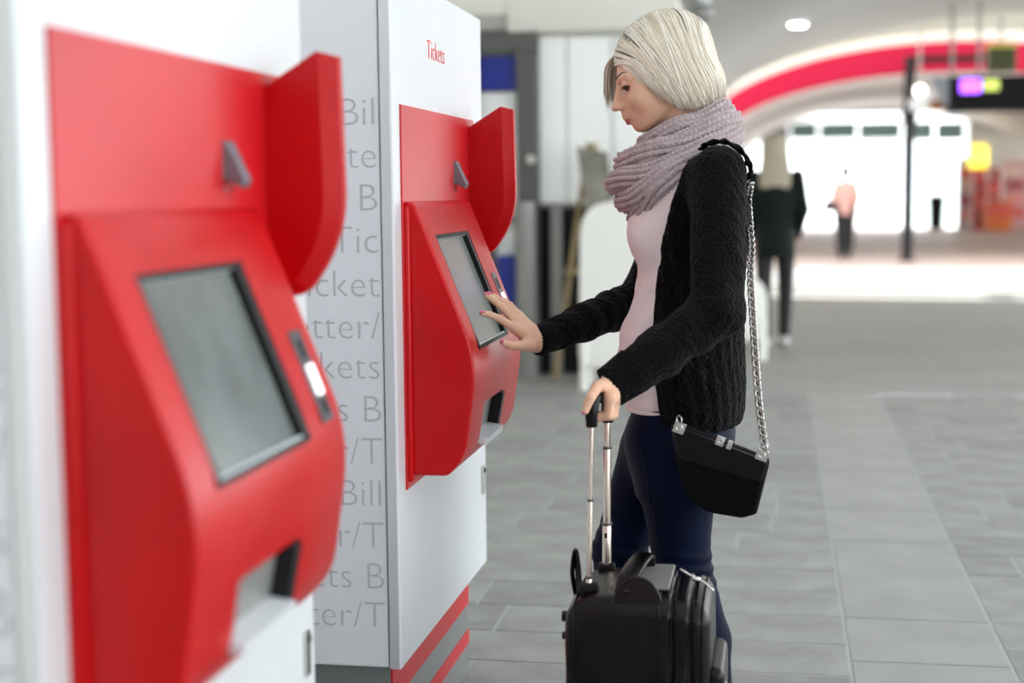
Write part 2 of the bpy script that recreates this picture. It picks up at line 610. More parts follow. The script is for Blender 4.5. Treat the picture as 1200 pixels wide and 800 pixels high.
struct('wall_left_return', box((-2.75, 4.2, 0), (-1.6, 4.3, 2.6)), M['wall'])
struct('wall_behind', box((-1.6, -6.2, 0), (6.2, -6, 3.8)), mat('grey_back_wall', (.4, .4, .4), .7))
struct('wall_far_left', box((-1.6, 28.4, 0), (-1.06, 51.5, 4.5)), M['wall'])
for k, yy in enumerate((-2, 3, 8, 13)):
    struct('trim_%d' % (k + 5), box((5.9, yy - .06, 0), (6.1, yy + .06, 3.5), .02), M['steel_grey'])

# facade beyond the machines (Y = 10.5): header, pale panels, dark dado, posts
FY = 10.5
def fpanel(name, x0, x1, y0, y1, d0, d1, m, parent=None, bevel=.004):
    a = at(x0, y1, FY); b = at(x1, y0, FY)
    vf = box((a[0], FY - d1, max(0, a[2])), (b[0], FY - d0, b[2]), bevel, 1)
    return struct(name, vf, m, parent) if parent is None else mobj(name, vf, m, parent)
cxr = at(795, 100, FY)[0]
wf = struct('wall_front', box((-2.6, FY, 0), (cxr, FY + .15, 3.4)), M['wall'])
struct('wall_side', box((cxr - .15, FY + .15, 0), (cxr, 20.4, 3.4)), M['wall'])
hd = fpanel('header', 598, 795, -60, 40, 0, .10, M['wall'], wf)
fpanel('header_vent', 558, 597, -60, 38, 0, .07, mat('beige_grey_plaster', (.42, .42, .39), .6), wf)
for (a, b) in ((634, 664), (667, 717), (720, 794)):
    fpanel('pale_panel', a, b, 43, 238, 0, .05, M['pale_panel'], wf)
for (a, b) in ((634, 647), (660, 683), (686, 720), (724, 794)):
    fpanel('dado_panel', a, b, 243, 436, 0, .04, M['near_black'], wf)
for (a, b) in ((648, 659),):
    fpanel('post', a, b, 240, 440, 0, .07, M['steel_grey'], wf)
fpanel('rail', 634, 794, 238, 243, 0, .06, M['steel_grey'], wf)
# grey portal with its glazed door
dr = struct('door_1', box((at(548, 300, FY)[0], FY - .14, at(590, 62, FY)[2]), (at(632, 300, FY)[0], FY, at(590, 40, FY)[2])), M['door_grey'])
fpanel('jamb', 548, 563, 62, 460, 0, .14, M['door_grey'], dr)
fpanel('jamb', 612, 632, 62, 460, 0, .14, M['door_grey'], dr)
fpanel('door_leaf', 563, 611, 108, 440, .0, .05, M['pale_panel'], dr)
fpanel('blue_panel', 563, 610, 66, 107, .0, .08, M['blue'], dr)
fpanel('blue_panel', 589, 613, 298, 374, .05, .16, M['blue'], dr)
fpanel('door_bar', 563, 611, 252, 262, .05, .10, M['steel_grey'], dr)
fpanel('door_stile', 577, 583, 240, 440, .05, .09, M['door_grey'], dr)
kn = at(623, 187, FY - .15); mobj('door_knob', disc(kn, (0, -1, 0), .03, .04), M['chrome'], dr, smooth=True, angle=40)
pp = at(622, 330, FY); mobj('door_pillar', tube([(pp[0], FY - .2, 0), (pp[0], FY - .2, at(622, 236, FY)[2])], .075, 16), M['steel_grey'], dr, smooth=True, angle=40)

# ------------------------------------------------------------------ the two ticket machines
D = 1.5523
KX = -.78
prof = [(-.778, 1.262), (-.757, 1.262), (-.6225, .924), (-.652, .722), (-.690, .677), (-.778, .677)]
prof = arc_pts(prof, [0, .012, .075, .03, .012, 0], 8)
sl_a = np.array([-.757, 1.262]); sl_b = np.array([-.622, .922])
sd = (sl_b - sl_a) / np.linalg.norm(sl_b - sl_a); sn = np.array([-sd[1], sd[0]])
def slope_box(y0, y1, z0, z1, d0, d1, bevel=0.0):
    """block lying on the sloping desk face between heights z0 and z1, from depth d0 to d1 along its normal"""
    t0 = (sl_a[1] - z0) / -sd[1]; t1 = (sl_a[1] - z1) / -sd[1]
    c = [sl_a + sd * t + sn * d for t, d in ((t0, d0), (t1, d0), (t1, d1), (t0, d1))]
    return prism([tuple(q) for q in c], 1, y0, y1, bevel, 2)
lo_a = np.array([-.622, .86]); lo_b = np.array([-.648, .722])
ld = (lo_b - lo_a) / np.linalg.norm(lo_b - lo_a); ln = np.array([-ld[1], ld[0]])
def low_box(y0, y1, z0, z1, d0, d1, bevel=0.0):
    t0 = (lo_a[1] - z0) / -ld[1]; t1 = (lo_a[1] - z1) / -ld[1]
    c = [lo_a + ld * t + ln * d for t, d in ((t0, d0), (t1, d0), (t1, d1), (t0, d1))]
    return prism([tuple(q) for q in c], 1, y0, y1, bevel, 2)
desk = cut(prism(prof, 1, 1.552, 2.142, .006, 3),
           [slope_box(1.630, 1.982, 1.190, .943, -.016, .05), slope_box(2.046, 2.098, 1.085, .955, -.006, .05),
            low_box(1.70, 1.93, .815, .72, -.03, .05)])
wing_out = [(-.779, 1.442), (-.690, 1.497), (-.684, 1.225), (-.735, 1.140), (-.779, 1.140)]
wing_a = arc_pts(wing_out, [0, .004, .06, .02, 0], 8)
wing_b = arc_pts([(-.779, 1.442), (-.662, 1.490), (-.656, 1.215), (-.722, 1.122), (-.779, 1.122)], [0, .004, .075, .025, 0], 8)
def loft2(polys, ys):
    V, Fc, n = [], [], len(polys[0])
    for p, yy in zip(polys, ys):
        V += [(x, yy, z) for x, z in p]
    for k in range(len(polys) - 1):
        for i in range(n):
            j = (i + 1) % n
            Fc.append((k * n + i, k * n + j, (k + 1) * n + j, (k + 1) * n + i))
    Fc.append(tuple(range(n))[::-1]); Fc.append(tuple((len(polys) - 1) * n + i for i in range(n)))
    return np.array(V), Fc
def fixn(vf):
    bm = bmesh.new()
    vs = [bm.verts.new(tuple(p)) for p in vf[0]]
    for q in vf[1]:
        try: bm.faces.new([vs[i] for i in q])
        except ValueError: pass
    bmesh.ops.recalc_face_normals(bm, faces=bm.faces[:])
    return from_bm(bm)

CYC = 'Billetter/Tickets '
def ending(suffix, n):
    """n characters of the endless row of words that stop right after suffix"""
    s = CYC * 4
    k = s.rindex(suffix) + len(suffix)
    return s[k - n:k]
rows_txt = [(1.420, 'Bil'), (1.332, 'lette'), (1.244, 'ets B'), (1.157, 'Tic'), (1.066, 'Ticket'), (.978, 'etter/'),
            (.894, 'kets'), (.803, 'ets B'), (.714, 'er/T'), (.624, ' Bill'), (.534, 'er/T'), (.446, 'ets B'), (.362, 'ter/T')]

km = bpy.data.materials
def ticket_machine(label):
    t = thing('ticket_machine', (-1.08, 1.955, 0), label, 'ticket machine', 'red and white ticket machines in a row')
    cab = mobj('cabinet', box((-1.40, 1.478, .275), (-.808, 2.430, 1.735), .004, 2), M['silver'], t)
    fp = mobj('front_panel', box((-.805, 1.474, .272), (KX, 2.434, 1.737), .005, 2), M['white_metal'], t)
    mobj('edge_strip', box((-.804, 1.4725, .275), (-.7835, 1.4742, 1.735)), M['edge_metal'], fp)
    mobj('red_back_panel', box((KX - .001, 1.538, .648), (KX + .004, 2.302, 1.465), .001, 1), M['red_panel'], t)
    mobj('flange', box((KX, 1.542, .664), (KX + .016, 2.15, 1.252), .006, 3), M['red'], t, smooth=True, angle=35)
    dk = mobj('desk', desk, M['red'], t, smooth=True, angle=32)
    mobj('screen_bezel', cut(slope_box(1.631, 1.981, 1.1895, .9435, -.0155, -.001), [slope_box(1.640, 1.955, 1.182, .951, -.03, .05)]), M['black'], dk)
    mobj('screen', slope_box(1.641, 1.954, 1.181, .9520, -.015, -.0120), M['screen'], dk)
    mobj('screen_edge', slope_box(1.641, 1.954, .9545, .949, -.014, -.003), M['screen_edge'], dk)
    mobj('screen_edge', slope_box(1.641, 1.954, 1.185, 1.1815, -.014, -.003), M['screen_edge'], dk)
    cr = mobj('card_reader', slope_box(2.047, 2.097, 1.0845, .9555, -.0058, .002, .001), M['dark_grey'], t)
    mobj('card_slot', slope_box(2.066, 2.080, 1.07, 1.045, .0015, .0035, .0005), M['black'], cr)
    mobj('lit_slot', slope_box(2.060, 2.086, 1.035, .992, .0015, .006, .001), M['led'], cr)
    mobj('coin_slot', slope_box(2.066, 2.082, .985, .965, .0015, .004, .001), M['black'], cr)
    tr = mobj('ticket_tray', low_box(1.702, 1.928, .812, .722, -.029, -.026), M['steel_grey'], t)
    mobj('tray_side', low_box(1.900, 1.928, .812, .730, -.026, -.001), M['black'], tr)
    mobj('tray_lip', low_box(1.702, 1.905, .738, .722, -.026, .012, .003), M['white_metal'], tr)
    mobj('privacy_wing', fixn(loft2([wing_a, wing_b, wing_b, wing_a], [2.232, 2.246, 2.266, 2.270])), M['red'], t, smooth=True, angle=25)
    hk = mobj('bag_hook', prism([(KX + .004, 1.352), (KX + .010, 1.356), (KX + .036, 1.300), (KX + .030, 1.290), (KX + .004, 1.305)], 1, 2.050, 2.082, .002, 2), M['hook_grey'], t)
    mobj('hook_plate', box((KX + .003, 2.046, 1.284), (KX + .006, 2.086, 1.358)), M['chrome'], hk)
    lt = mobj('latch', box((KX, 2.370, .470), (KX + .006, 2.394, .548), .002, 1), M['chrome'], t)
    mobj('lock', disc((KX + .006, 2.382, .535), (1, 0, 0), .006, .004, 12), M['dark_grey'], lt)
    pl = mobj('plinth', box((-1.36, 1.52, 0), (-.815, 2.336, .274), .003, 1), M['plinth'], t)
    for (z0, z1) in ((.181, .262), (.073, .110)):
        mobj('red_stripe', box((-.816, 1.521, z0), (-.812, 2.335, z1)), M['red_panel'], pl)
    mobj('lettering', text_vf('Tickets', .062, .0012, (KX + .0006, 1.800, 1.582), (0, 1, 0), (0, 0, 1), thin=-.0011), M['red_ink'], fp)
    for z, s in rows_txt:
        for w in words(text_vf(ending(s, 15), .083, .001, (-.812, 1.4776, z), (1, 0, 0), (0, 0, 1), 'RIGHT', -.0013), 0, .013):
            mobj('lettering', w, M['grey_ink'], cab)
    return t
def dup(root, off, label):
    r = root.copy(); COL.objects.link(r); r.location = root.location + Vector(off); r['label'] = label
    for ch in list(root.children):
        c = ch.copy(); COL.objects.link(c); c.parent = r
        for g in list(ch.children):
            d = g.copy(); COL.objects.link(d); d.parent = c
    return r
k1 = ticket_machine('red and white ticket machine closest to the camera, out of focus')
k2 = dup(k1, (0, D, 0), 'red and white ticket machine whose touch screen the blonde woman presses')

# ------------------------------------------------------------------ the woman at the machine
WY = 3.45
M['skin'] = mat('skin', (.76, .46, .32), .5, spec=.3, noise=(14, .08), sss=.15)
M['lips'] = mat('lips', (.50, .14, .13), .4)
M['nail'] = mat('pink_nail_polish', (.62, .10, .22), .15, coat=.6)
M['hair_a'] = mat('platinum_hair', (.84, .78, .68), .38, spec=.5, noise=(40, .12))
M['hair_b'] = mat('ash_blonde_hair', (.60, .52, .41), .4, spec=.5)
M['hair_c'] = mat('warm_blonde_hair', (.74, .64, .50), .4, spec=.5)
M['hair_root_shade'] = mat('dark_hair_roots_shade', (.13, .105, .08), .5)
M['brow'] = mat('brown_brow', (.10, .055, .03), .6)
M['lash'] = mat('dark_lashes', (.012, .008, .006), .5)
M['eye_white'] = mat('eye_white', (.75, .72, .70), .2)
M['iris'] = mat('brown_iris', (.06, .03, .015), .15)
M['tee'] = mat('pale_pink_jersey', (.88, .76, .76), .75, sheen=.2, bump=('noise', 14, .25, .02))
M['knit'] = mat('black_wool_knit', (.003, .0028, .0038), .85, spec=.10, sheen=.04, bump=('voronoi', 130, .9, .006))
M['cuff'] = mat('black_ribbed_wool', (.003, .0028, .0038), .8, spec=.10, sheen=.04, bump=('noise', 120, .5, .003))
M['jeans'] = mat('dark_blue_denim', (.0008, .0042, .022), .65, spec=.1, sheen=.03, noise=(9, .4), bump=('noise', 500, .3, .001))
M['scarf'] = mat('mauve_knit_wool', (.46, .375, .385), .85, spec=.15, sheen=.25, noise=(60, .16))
M['boot'] = mat('black_boot_leather', (.012, .012, .013), .35)

person = thing('person', (-.20, WY, 0), 'blonde woman in black cardigan and mauve scarf touching the ticket machine screen', 'person')

# head frame: f forward, l her left (towards the near side), u up
HO = at(780, 95, WY)
pit, hyaw, hroll = math.radians(23), math.radians(7), math.radians(0)
hf = np.array([-math.cos(pit) * math.cos(hyaw), -math.cos(pit) * math.sin(hyaw), -math.sin(pit)])
hu = np.array([0, 0, 1.0]); hu = hu - hf * (hu @ hf); hu /= np.linalg.norm(hu)
hl = np.cross(hu, hf)
HM = np.stack([hf, hl, hu])                     # world -> local rows
def to_head(p): return (p - HO) @ HM.T
def from_head(q): return HO + np.asarray(q, float) @ HM

def head_local(q):
    qa = q.copy(); qa[:, 1] = np.abs(q[:, 1])    # the face is symmetric
    d = ell(q, (-.008, 0, .045), (.099, .076, .084))
    d = smin(d, ell(q, (.042, 0, .012), (.057, .063, .075)), .02)
    d = smin(d, ell(q, (.048, 0, -.035), (.052, .049, .050)), .02)
    d = smin(d, rcone(qa, (-.002, .052, -.035), (.078, .012, -.068), .016, .017), .025)      # jaw
    d = smin(d, ell(q, (.090, 0, -.068), (.017, .019, .015)), .012)                          # chin
    d = smin(d, ell(qa, (.062, .040, -.012), (.030, .024, .026)), .02)                       # cheek
    d = smin(d, rcone(qa, (.090, .010, .040), (.070, .047, .041), .010, .012), .016)          # brow
    d = smax(d, -ell(qa, (.106, .033, .024), (.024, .021, .013)), .014)                      # socket
    lid = ell(qa, (.0805, .0325, .0255), (.0155, .0165, .0145))
    d = smin(d, smax(lid, .0232 - qa[:, 2], .002), .004)                                      # lowered lids
    d = smin(d, ell(q, (.080, 0, -.036), (.034, .032, .028)), .015)                          # muzzle
    d = smin(d, ell(q, (.098, 0, .000), (.018, .0125, .030)), .010)                          # nose
    d = smin(d, rcone(q, (.0985, 0, .030), (.121, 0, -.004), .0065, .0085), .008)
    d = smin(d, ell(q, (.1255, 0, -.0095), (.0105, .0098, .0087)), .006)
    d = smin(d, ell(qa, (.115, .0115, -.0135), (.0105, .007, .007)), .005)
    d = smax(d, -ell(qa, (.1195, .006, -.0205), (.005, .0035, .003)), .003)                  # nostrils
    d = smin(d, rcone(qa, (.110, 0, -.030), (.112, 0, -.037), .009, .0085), .012)            # philtrum
    d = smin(d, rcone(qa, (.1135, .003, -.0410), (.100, .023, -.0455), .0062, .0030), .004)  # lips
    d = smin(d, rcone(qa, (.1110, .003, -.0505), (.098, .021, -.0470), .0072, .0030), .004)
    d = smax(d, -rcone(qa, (.1215, 0, -.0458), (.106, .024, -.0468), .0011, .0006), .003)
    d = smin(d, ell(qa, (-.004, .078, .0), (.019, .009, .031)), .008)                        # ear
    return d
NECK0 = at(800, 150, WY); NECK1 = at(812, 190, WY)
def head_fn(p):
    q = to_head(p)
    d = head_local(q)
    return smin(d, rcone(p, from_head((-.03, 0, -.03)), NECK1, .052, .058), .02)

hv, hfc = sdf_mesh(head_fn, HO + np.array([-.19, -.13, -.24]), HO + np.array([.17, .13, .17]), .0021)
head_idx = np.zeros(len(hfc), int)

# hands: joints given in the place; each finger is a bent, tapering chain
def hand_fn(wrist, palm, fingers, palm_r, k=.007):
    def fn(p):
        d = rcone(p, wrist[0], wrist[1], .026, .024)
        for a, b, ra, rb in palm:
            d = smin(d, rcone(p, a, b, ra, rb), .016)
        for pts, rads in fingers:
            d = smin(d, chain(p, pts, rads, .003), k)
        return d
    return fn
def nail(tip, prev, nrm, w=.0052):
    tip = np.array(tip, float); prev = np.array(prev, float); nrm = np.array(nrm, float)
    t = tip - prev; t /= np.linalg.norm(t)
    nrm = nrm - t * (nrm @ t); nrm /= np.linalg.norm(nrm)
    b = np.cross(t, nrm)
    V, F = [], []
    L, Wn = 9, 7
    for i in range(L):
        s = i / (L - 1)
        ww = w * (math.sqrt(max(0, 1 - max(0, (s - .6) / .4) ** 2)) * .75 + .25)
        for j in range(Wn):
            a = (j / (Wn - 1) - .5) * 2
            V.append(tip + t * (-.004 + .013 * s) + b * a * ww + nrm * (.0068 - .0026 * a * a - .002 * s * s))
    for i in range(L - 1):
        for j in range(Wn - 1):
            q = i * Wn + j
            F.append((q, q + 1, q + Wn + 1, q + Wn))
    V = np.array(V)
    n = len(V)
    F2 = F + [tuple(n + i for i in f[::-1]) for f in F]
    B_ = [j for j in range(Wn)] + [i * Wn + Wn - 1 for i in range(1, L)] + [(L - 1) * Wn + j for j in range(Wn - 2, -1, -1)] + [i * Wn for i in range(L - 2, 0, -1)]
    F2 += [(a, n + a, n + c, c) for a, c in zip(B_, B_[1:] + B_[:1])]
    return np.vstack([V, V - nrm * .0016]), F2

# far (right) hand on the screen
fw = at(629, 400, 3.425)
kn_i = at(602, 384, 3.355); kn_m = at(603, 376, 3.378); kn_r = at(605, 371, 3.400); kn_p = at(609, 370, 3.420)
ti = at(565, 367, 3.290); tm = at(570, 346, 3.345); trg = at(574, 345, 3.372); tp = at(585, 349, 3.398)
def mid(a, b, t, up=0.0, dx=0.0):
    return a + (b - a) * t + np.array([dx, 0, up])
far_f = [([kn_i, mid(kn_i, ti, .46, .006), mid(kn_i, ti, .76, .005), ti], [.0100, .0085, .0075, .0062]),
         ([kn_m, mid(kn_m, tm, .46, .006), mid(kn_m, tm, .76, .004), tm], [.0100, .0087, .0077, .0064]),
         ([kn_r, mid(kn_r, trg, .46, .006), mid(kn_r, trg, .76, .004), trg], [.0098, .0083, .0074, .0062]),
         ([kn_p, mid(kn_p, tp, .46, .006), mid(kn_p, tp, .76, .004), tp], [.0088, .0073, .0064, .0055])]
tc0 = at(619, 404, 3.385); tc1 = at(606, 405, 3.340); tc2 = at(597, 404.5, 3.318); tt = at(589, 401, 3.300)
far_f.append(([tc0, tc1, tc2, tt], [.0145, .0105, .0088, .0068]))
far_palm = [(mid(fw, kn_i, .18), kn_i, .019, .0115), (mid(fw, kn_m, .15), kn_m, .020, .012),
            (mid(fw, kn_r, .15), kn_r, .019, .0115), (mid(fw, kn_p, .18), kn_p, .017, .0105), (fw, tc0, .020, .015)]
far_hand = hand_fn((at(650, 396, 3.47), fw), far_palm, far_f, None)
# near (left) hand round the suitcase grip
G0 = at(694, 472, 2.985); G1 = at(712, 470, 3.150)         # axis of the grip bar
gd = (G1 - G0) / np.linalg.norm(G1 - G0)
nw = at(719, 449, 3.085)
near_f = []
for i, (s, rr) in enumerate(((.030, .0100), (.052, .0102), (.074, .0098), (.094, .0086))):
    c = G0 + gd * s
    kx = c + np.array([.030, 0, .010 - .002 * i])
    p1 = c + np.array([.027, 0, -.026])
    p2 = c + np.array([.002, 0, -.031])
    p3 = c + np.array([-.019, 0, -.016])
    near_f.append(([kx, p1, p2, p3], [rr + .001, rr, rr * .9, rr * .75]))
nk = [f[0][0] for f in near_f]
th = [at(709, 452, 3.045), at(701, 452, 3.000), at(692, 466, 2.968), at(686, 481, 2.962)]
near_f.append((th, [.0155, .0112, .0096, .0074]))
near_palm = [(nw, nk[0], .021, .0125), (nw + gd * .008, nk[1], .021, .0125), (nw + gd * .016, nk[2], .020, .012), (nw + gd * .022, nk[3], .018, .011),
             (nw, th[0], .020, .0155)]
near_hand = hand_fn((at(750, 436, 3.11), nw), near_palm, near_f, None)

def bounds(*pts, m=.05):
    A = np.array(pts); return A.min(0) - m, A.max(0) + m
fh = sdf_mesh(far_hand, *bounds(fw, ti, tm, tp, tt, at(650, 396, 3.47), m=.035), .0016)
nh = sdf_mesh(near_hand, *bounds(nw, th[3], nk[3], near_f[0][0][2], at(750, 436, 3.11), m=.035), .0016)

# limbs and trunk under the clothes
SH_N, EL_N, WR_N = at(842, 203, 3.27), at(840, 366, 3.165), at(716, 453, 3.075)
SH_F, EL_F, WR_F = at(820, 208, 3.62), at(752, 350, 3.655), at(628, 400, 3.425)
HIP_N, KN_N, CA_N, AN_N = at(792, 525, 3.365), at(798, 650, 3.36), at(824, 750, 3.365), at(838, 845, 3.37)
HIP_F, KN_F, CA_F, AN_F = at(768, 535, 3.53), at(725, 645, 3.52), at(728, 742, 3.53), at(742, 845, 3.54)
tee_rows = [(168, 785, 838, .07), (184, 770, 856, .13), (205, 759, 864, .162), (240, 752, 868, .16), (275, 752, 864, .148), (305, 751, 860, .136),
            (340, 744, 856, .128), (365, 737, 856, .131), (390, 727, 858, .137), (420, 725, 860, .147), (450, 731, 860, .155), (477, 737, 860, .157)]
trunk = ZLoft(tee_rows, WY, -.014)
def body_fn(p):
    d = smin(trunk(p), rcone(p, from_head((-.03, 0, -.04)), NECK1, .050, .056), .02)
    for a, b, c in ((SH_N, EL_N, WR_N), (SH_F, EL_F, WR_F)):
        d = smin(d, chain(p, [a, b, c], [.042, .034, .024], .01), .02)
    d = smin(d, smin(rcone(p, HIP_N, KN_N, .078, .05), rcone(p, HIP_F, KN_F, .078, .05), .02), .04)
    for a, b, c in ((KN_N, CA_N, AN_N), (KN_F, CA_F, AN_F)):
        d = smin(d, chain(p, [a, b, c], [.05, .046, .03], .01), .02)
    return d
bv = sdf_mesh(body_fn, (-.62, 3.02, .02), (.0, 3.80, 1.44), .011)
parts = [(hv, hfc), fh, nh, bv]
def unite(vfs):
    obs = []
    for q in vfs:
        me = bpy.data.meshes.new('t'); me.from_pydata(np.asarray(q[0]).tolist(), [], q[1])
        ob = bpy.data.objects.new('t', me); COL.objects.link(ob); obs.append(ob)
    for b in obs[1:]:
        md = obs[0].modifiers.new('b', 'BOOLEAN'); md.operation = 'UNION'; md.object = b; md.solver = 'EXACT'
    me = bpy.data.meshes.new_from_object(obs[0].evaluated_get(bpy.context.evaluated_depsgraph_get()))
    v = np.array([tuple(x.co) for x in me.vertices]); f = [list(p.vertices) for p in me.polygons]
    for ob in obs:
        bpy.data.objects.remove(ob)
    return v, f
body = mobj('body', unite(parts), M['skin'], person, smooth=True)
for pts, nr in ((far_f[0][0], (.3, -.2, 1)), (far_f[1][0], (.3, -.2, 1)), (far_f[2][0], (.3, -.2, 1)), (far_f[3][0], (.3, -.2, 1)), (far_f[4][0], (-.1, -1, .5)),
                (near_f[4][0], (-.75, -.7, .1))):
    mobj('nail', nail(pts[-1], pts[-2], nr), M['nail'], body, smooth=True)

# lips, eyes, lashes, brows
def lips_fn(p):
    q = to_head(p); qa = q.copy(); qa[:, 1] = np.abs(q[:, 1])
    d = smin(rcone(qa, (.1135, .003, -.0410), (.100, .023, -.0455), .0062, .0030), rcone(qa, (.1110, .003, -.0505), (.098, .021, -.0470), .0072, .0030), .004)
    d = smax(d, -rcone(qa, (.1215, 0, -.0458), (.106, .024, -.0468), .0011, .0006), .003)
    d = np.maximum(d, qa[:, 2] + .0368 + .10 * np.maximum(.004 - qa[:, 1], 0))
    return np.maximum(d, -.0565 - qa[:, 2]) - .0005
LC = from_head((.108, 0, -.046))
mobj('lips', sdf_mesh(lips_fn, LC - .036, LC + .036, .0011), M['lips'], body, smooth=True)
for s in (1, -1):
    e = mobj('eye', sdf_mesh(lambda p: np.linalg.norm(p - from_head((.0818, s * .0325, .0245)), axis=1) - .0142,
                             from_head((.0818, s * .0325, .0245)) - .018, from_head((.0818, s * .0325, .0245)) + .018, .0012), M['iris'], person, smooth=True)
    arcs = []
    for az in np.linspace(-48, 62, 14):
        a = math.radians(az)
        el_ = math.radians(-8 + 4 * (az / 60) ** 2)
        arcs.append((.0805 + .0165 * math.cos(a) * math.cos(el_), s * (.0325 + .0172 * math.sin(a)), .0255 + .0165 * math.sin(el_)))
    arcs = np.array(arcs)
    lashes = [tube(from_head(arcs), np.interp(np.arange(14), [0, 4, 13], [.0006, .0015, .0017]), 6)]
    for k in range(2, 14):
        o = arcs[k] - np.array([.0805, s * .0325, .0255]); o /= np.linalg.norm(o)
        tip = arcs[k] + o * .0045 + np.array([.002, 0, -.0040 + .0004 * (k % 3)])
        lashes.append(tube(from_head([arcs[k], (arcs[k] * .5 + tip * .5) + np.array([0, 0, -.0008]), tip]), [.0005, .0004, .0001], 4))
    mobj('eyelashes', join(*lashes), M['lash'], person, smooth=True, kind='stuff')
    bp = crom([(.103, s * .012, .0475), (.098, s * .026, .0535), (.086, s * .042, .0545), (.073, s * .053, .0475)], 16)
    bw, bn = snap(head_fn, from_head(bp), .0004)
    mobj('eyebrow', tube(bw, np.interp(np.arange(16), [0, 4, 15], [.0024, .0028, .0008]), 8, flat=.35, normals=bn), M['brow'], person, smooth=True)

# hair: a full cap plus combed locks from the parting down to the hem of the bob
def hair_vol(q):
    d = ell(q, (-.020, 0, .046), (.112, .087, .102))
    d = smin(d, ell(q, (-.040, 0, -.030), (.082, .088, .075)), .03)
    return d
def hair_cap_local(q):
    d = hair_vol(q)
    edge = .097 - (.085 - q[:, 2]) * np.where(q[:, 1] > 0, .60, .50)
    d = smax(d, q[:, 0] - edge, .010)
    d = smax(d, -(q[:, 2] + .085 + .10 * (q[:, 0] + .02)), .012)
    a = np.arctan2(q[:, 1], q[:, 0] + .02)
    return d + .0016 * np.sin(a * 46 + 3 * np.sin(q[:, 2] * 40)) + .0012 * np.sin(a * 91 + 40 * q[:, 2])
cap = sdf_mesh(lambda p: hair_cap_local(to_head(p)), HO + np.array([-.19, -.14, -.18]), HO + np.array([.19, .14, .18]), .0032)
hair = mobj('hair', cap, M['hair_b'], person, smooth=True)
part_line = crom([(.097, .012, .080), (.078, .012, .112), (.030, .010, .146), (-.040, .004, .150), (-.090, 0, .122), (-.118, 0, .08)], 60)
hem_near = crom([(.052, .086, -.004), (.030, .090, -.040), (.004, .093, -.070), (-.030, .092, -.088), (-.070, .072, -.094), (-.105, .036, -.092), (-.115, 0, -.088)], 60)
groups = {0: [], 1: [], 2: [], 3: []}
def lock(P, w, mi, flat=.45):
    P = np.asarray(P)
    nl = grad(hair_vol, P)
    n = len(P)
    rad = w * np.clip(np.minimum(np.linspace(.45, 2.5, n), np.linspace(3.2, .12, n)), 0, 1)
    groups[mi].append(tube(from_head(P), rad, 6, flat=flat, normals=nl @ HM))
for sgn in (1, -1):
    for k in range(720):
        t = rng.random() ** .9
        a = part_line[int(np.clip(t * 59 + rng.normal() * 2.5, 0, 59))].copy()
        b = hem_near[int(np.clip(t * 59 + rng.normal() * 3.5, 0, 59))].copy()
        a[1] = a[1] + (sgn - 1) * .5 * .010 + rng.normal() * .003; b[1] *= sgn
        if sgn < 0 and b[0] > 0: b[0] += .03
        b += rng.normal(size=3) * .004
        b[2] += rng.normal() * .007 - (.004 if rng.random() < .3 else 0)
        s = np.linspace(0, 1, 22)[:, None]
        P = a * (1 - s) + b * s + np.array([0, sgn * .05, .02]) * np.sin(s * math.pi)
        lift = .001 + rng.random() * .0065
        Q, G = snap(hair_vol, P, lift)
        w_ = np.clip((s - .82) / .18, 0, 1) * .35          # tips leave the cap and fall free
        Q = Q * (1 - w_) + P * w_
        mi = rng.choice([0, 0, 1, 2, 2]) if rng.random() > .03 else 3
        if mi == 3:
            Q = Q[:9]
        lock(Q, .0012 + rng.random() * .0017, mi)
# loose strands in front of the far cheek and fringe swept off the forehead
dn = np.array([0, 0, -1.0]) @ HM.T
for k in range(110):
    u = k / 109
    a = np.array([.080, -.002 - .02 * u, .102])
    c1 = np.array([.074 + .036 * rng.random(), -.026 - .036 * rng.random(), .090 - .016 * rng.random()])
    c2 = c1 + dn * (.035 + .01 * rng.random()) + np.array([.004, -.008, 0])
    e = c1 + dn * (.065 + .035 * rng.random()) + np.array([0, -.010, 0]) + rng.normal(size=3) * .003
    P = crom([a, c1, c2, e], 20)
    lock(P, .0013 + rng.random() * .0014, int(rng.choice([1, 1, 2, 1, 3])))  # darker mix: shade inside the far-side hair is put into the colour
for k in range(70):
    u = rng.random()
    a = np.array([.094 - .02 * u, .006, .086 + .025 * u]) + rng.normal(size=3) * .002
    b = np.array([.066 - .030 * u, .074 + .012 * u, .020 - .055 * u]) + rng.normal(size=3) * .004
    s = np.linspace(0, 1, 18)[:, None]
    P = a * (1 - s) + b * s + np.array([.012, .025, .012]) * np.sin(s * math.pi)
    Q, G = snap(lambda q: np.minimum(hair_vol(q), 1), P, .002 + .003 * rng.random())
    lock(Q, .0010 + rng.random() * .0010, int(rng.choice([0, 0, 2])))
for mi, nm in enumerate(('hair_a', 'hair_b', 'hair_c', 'hair_root_shade')):
    mobj('hair_locks', join(*groups[mi]), M[nm], hair, smooth=True, kind='stuff')

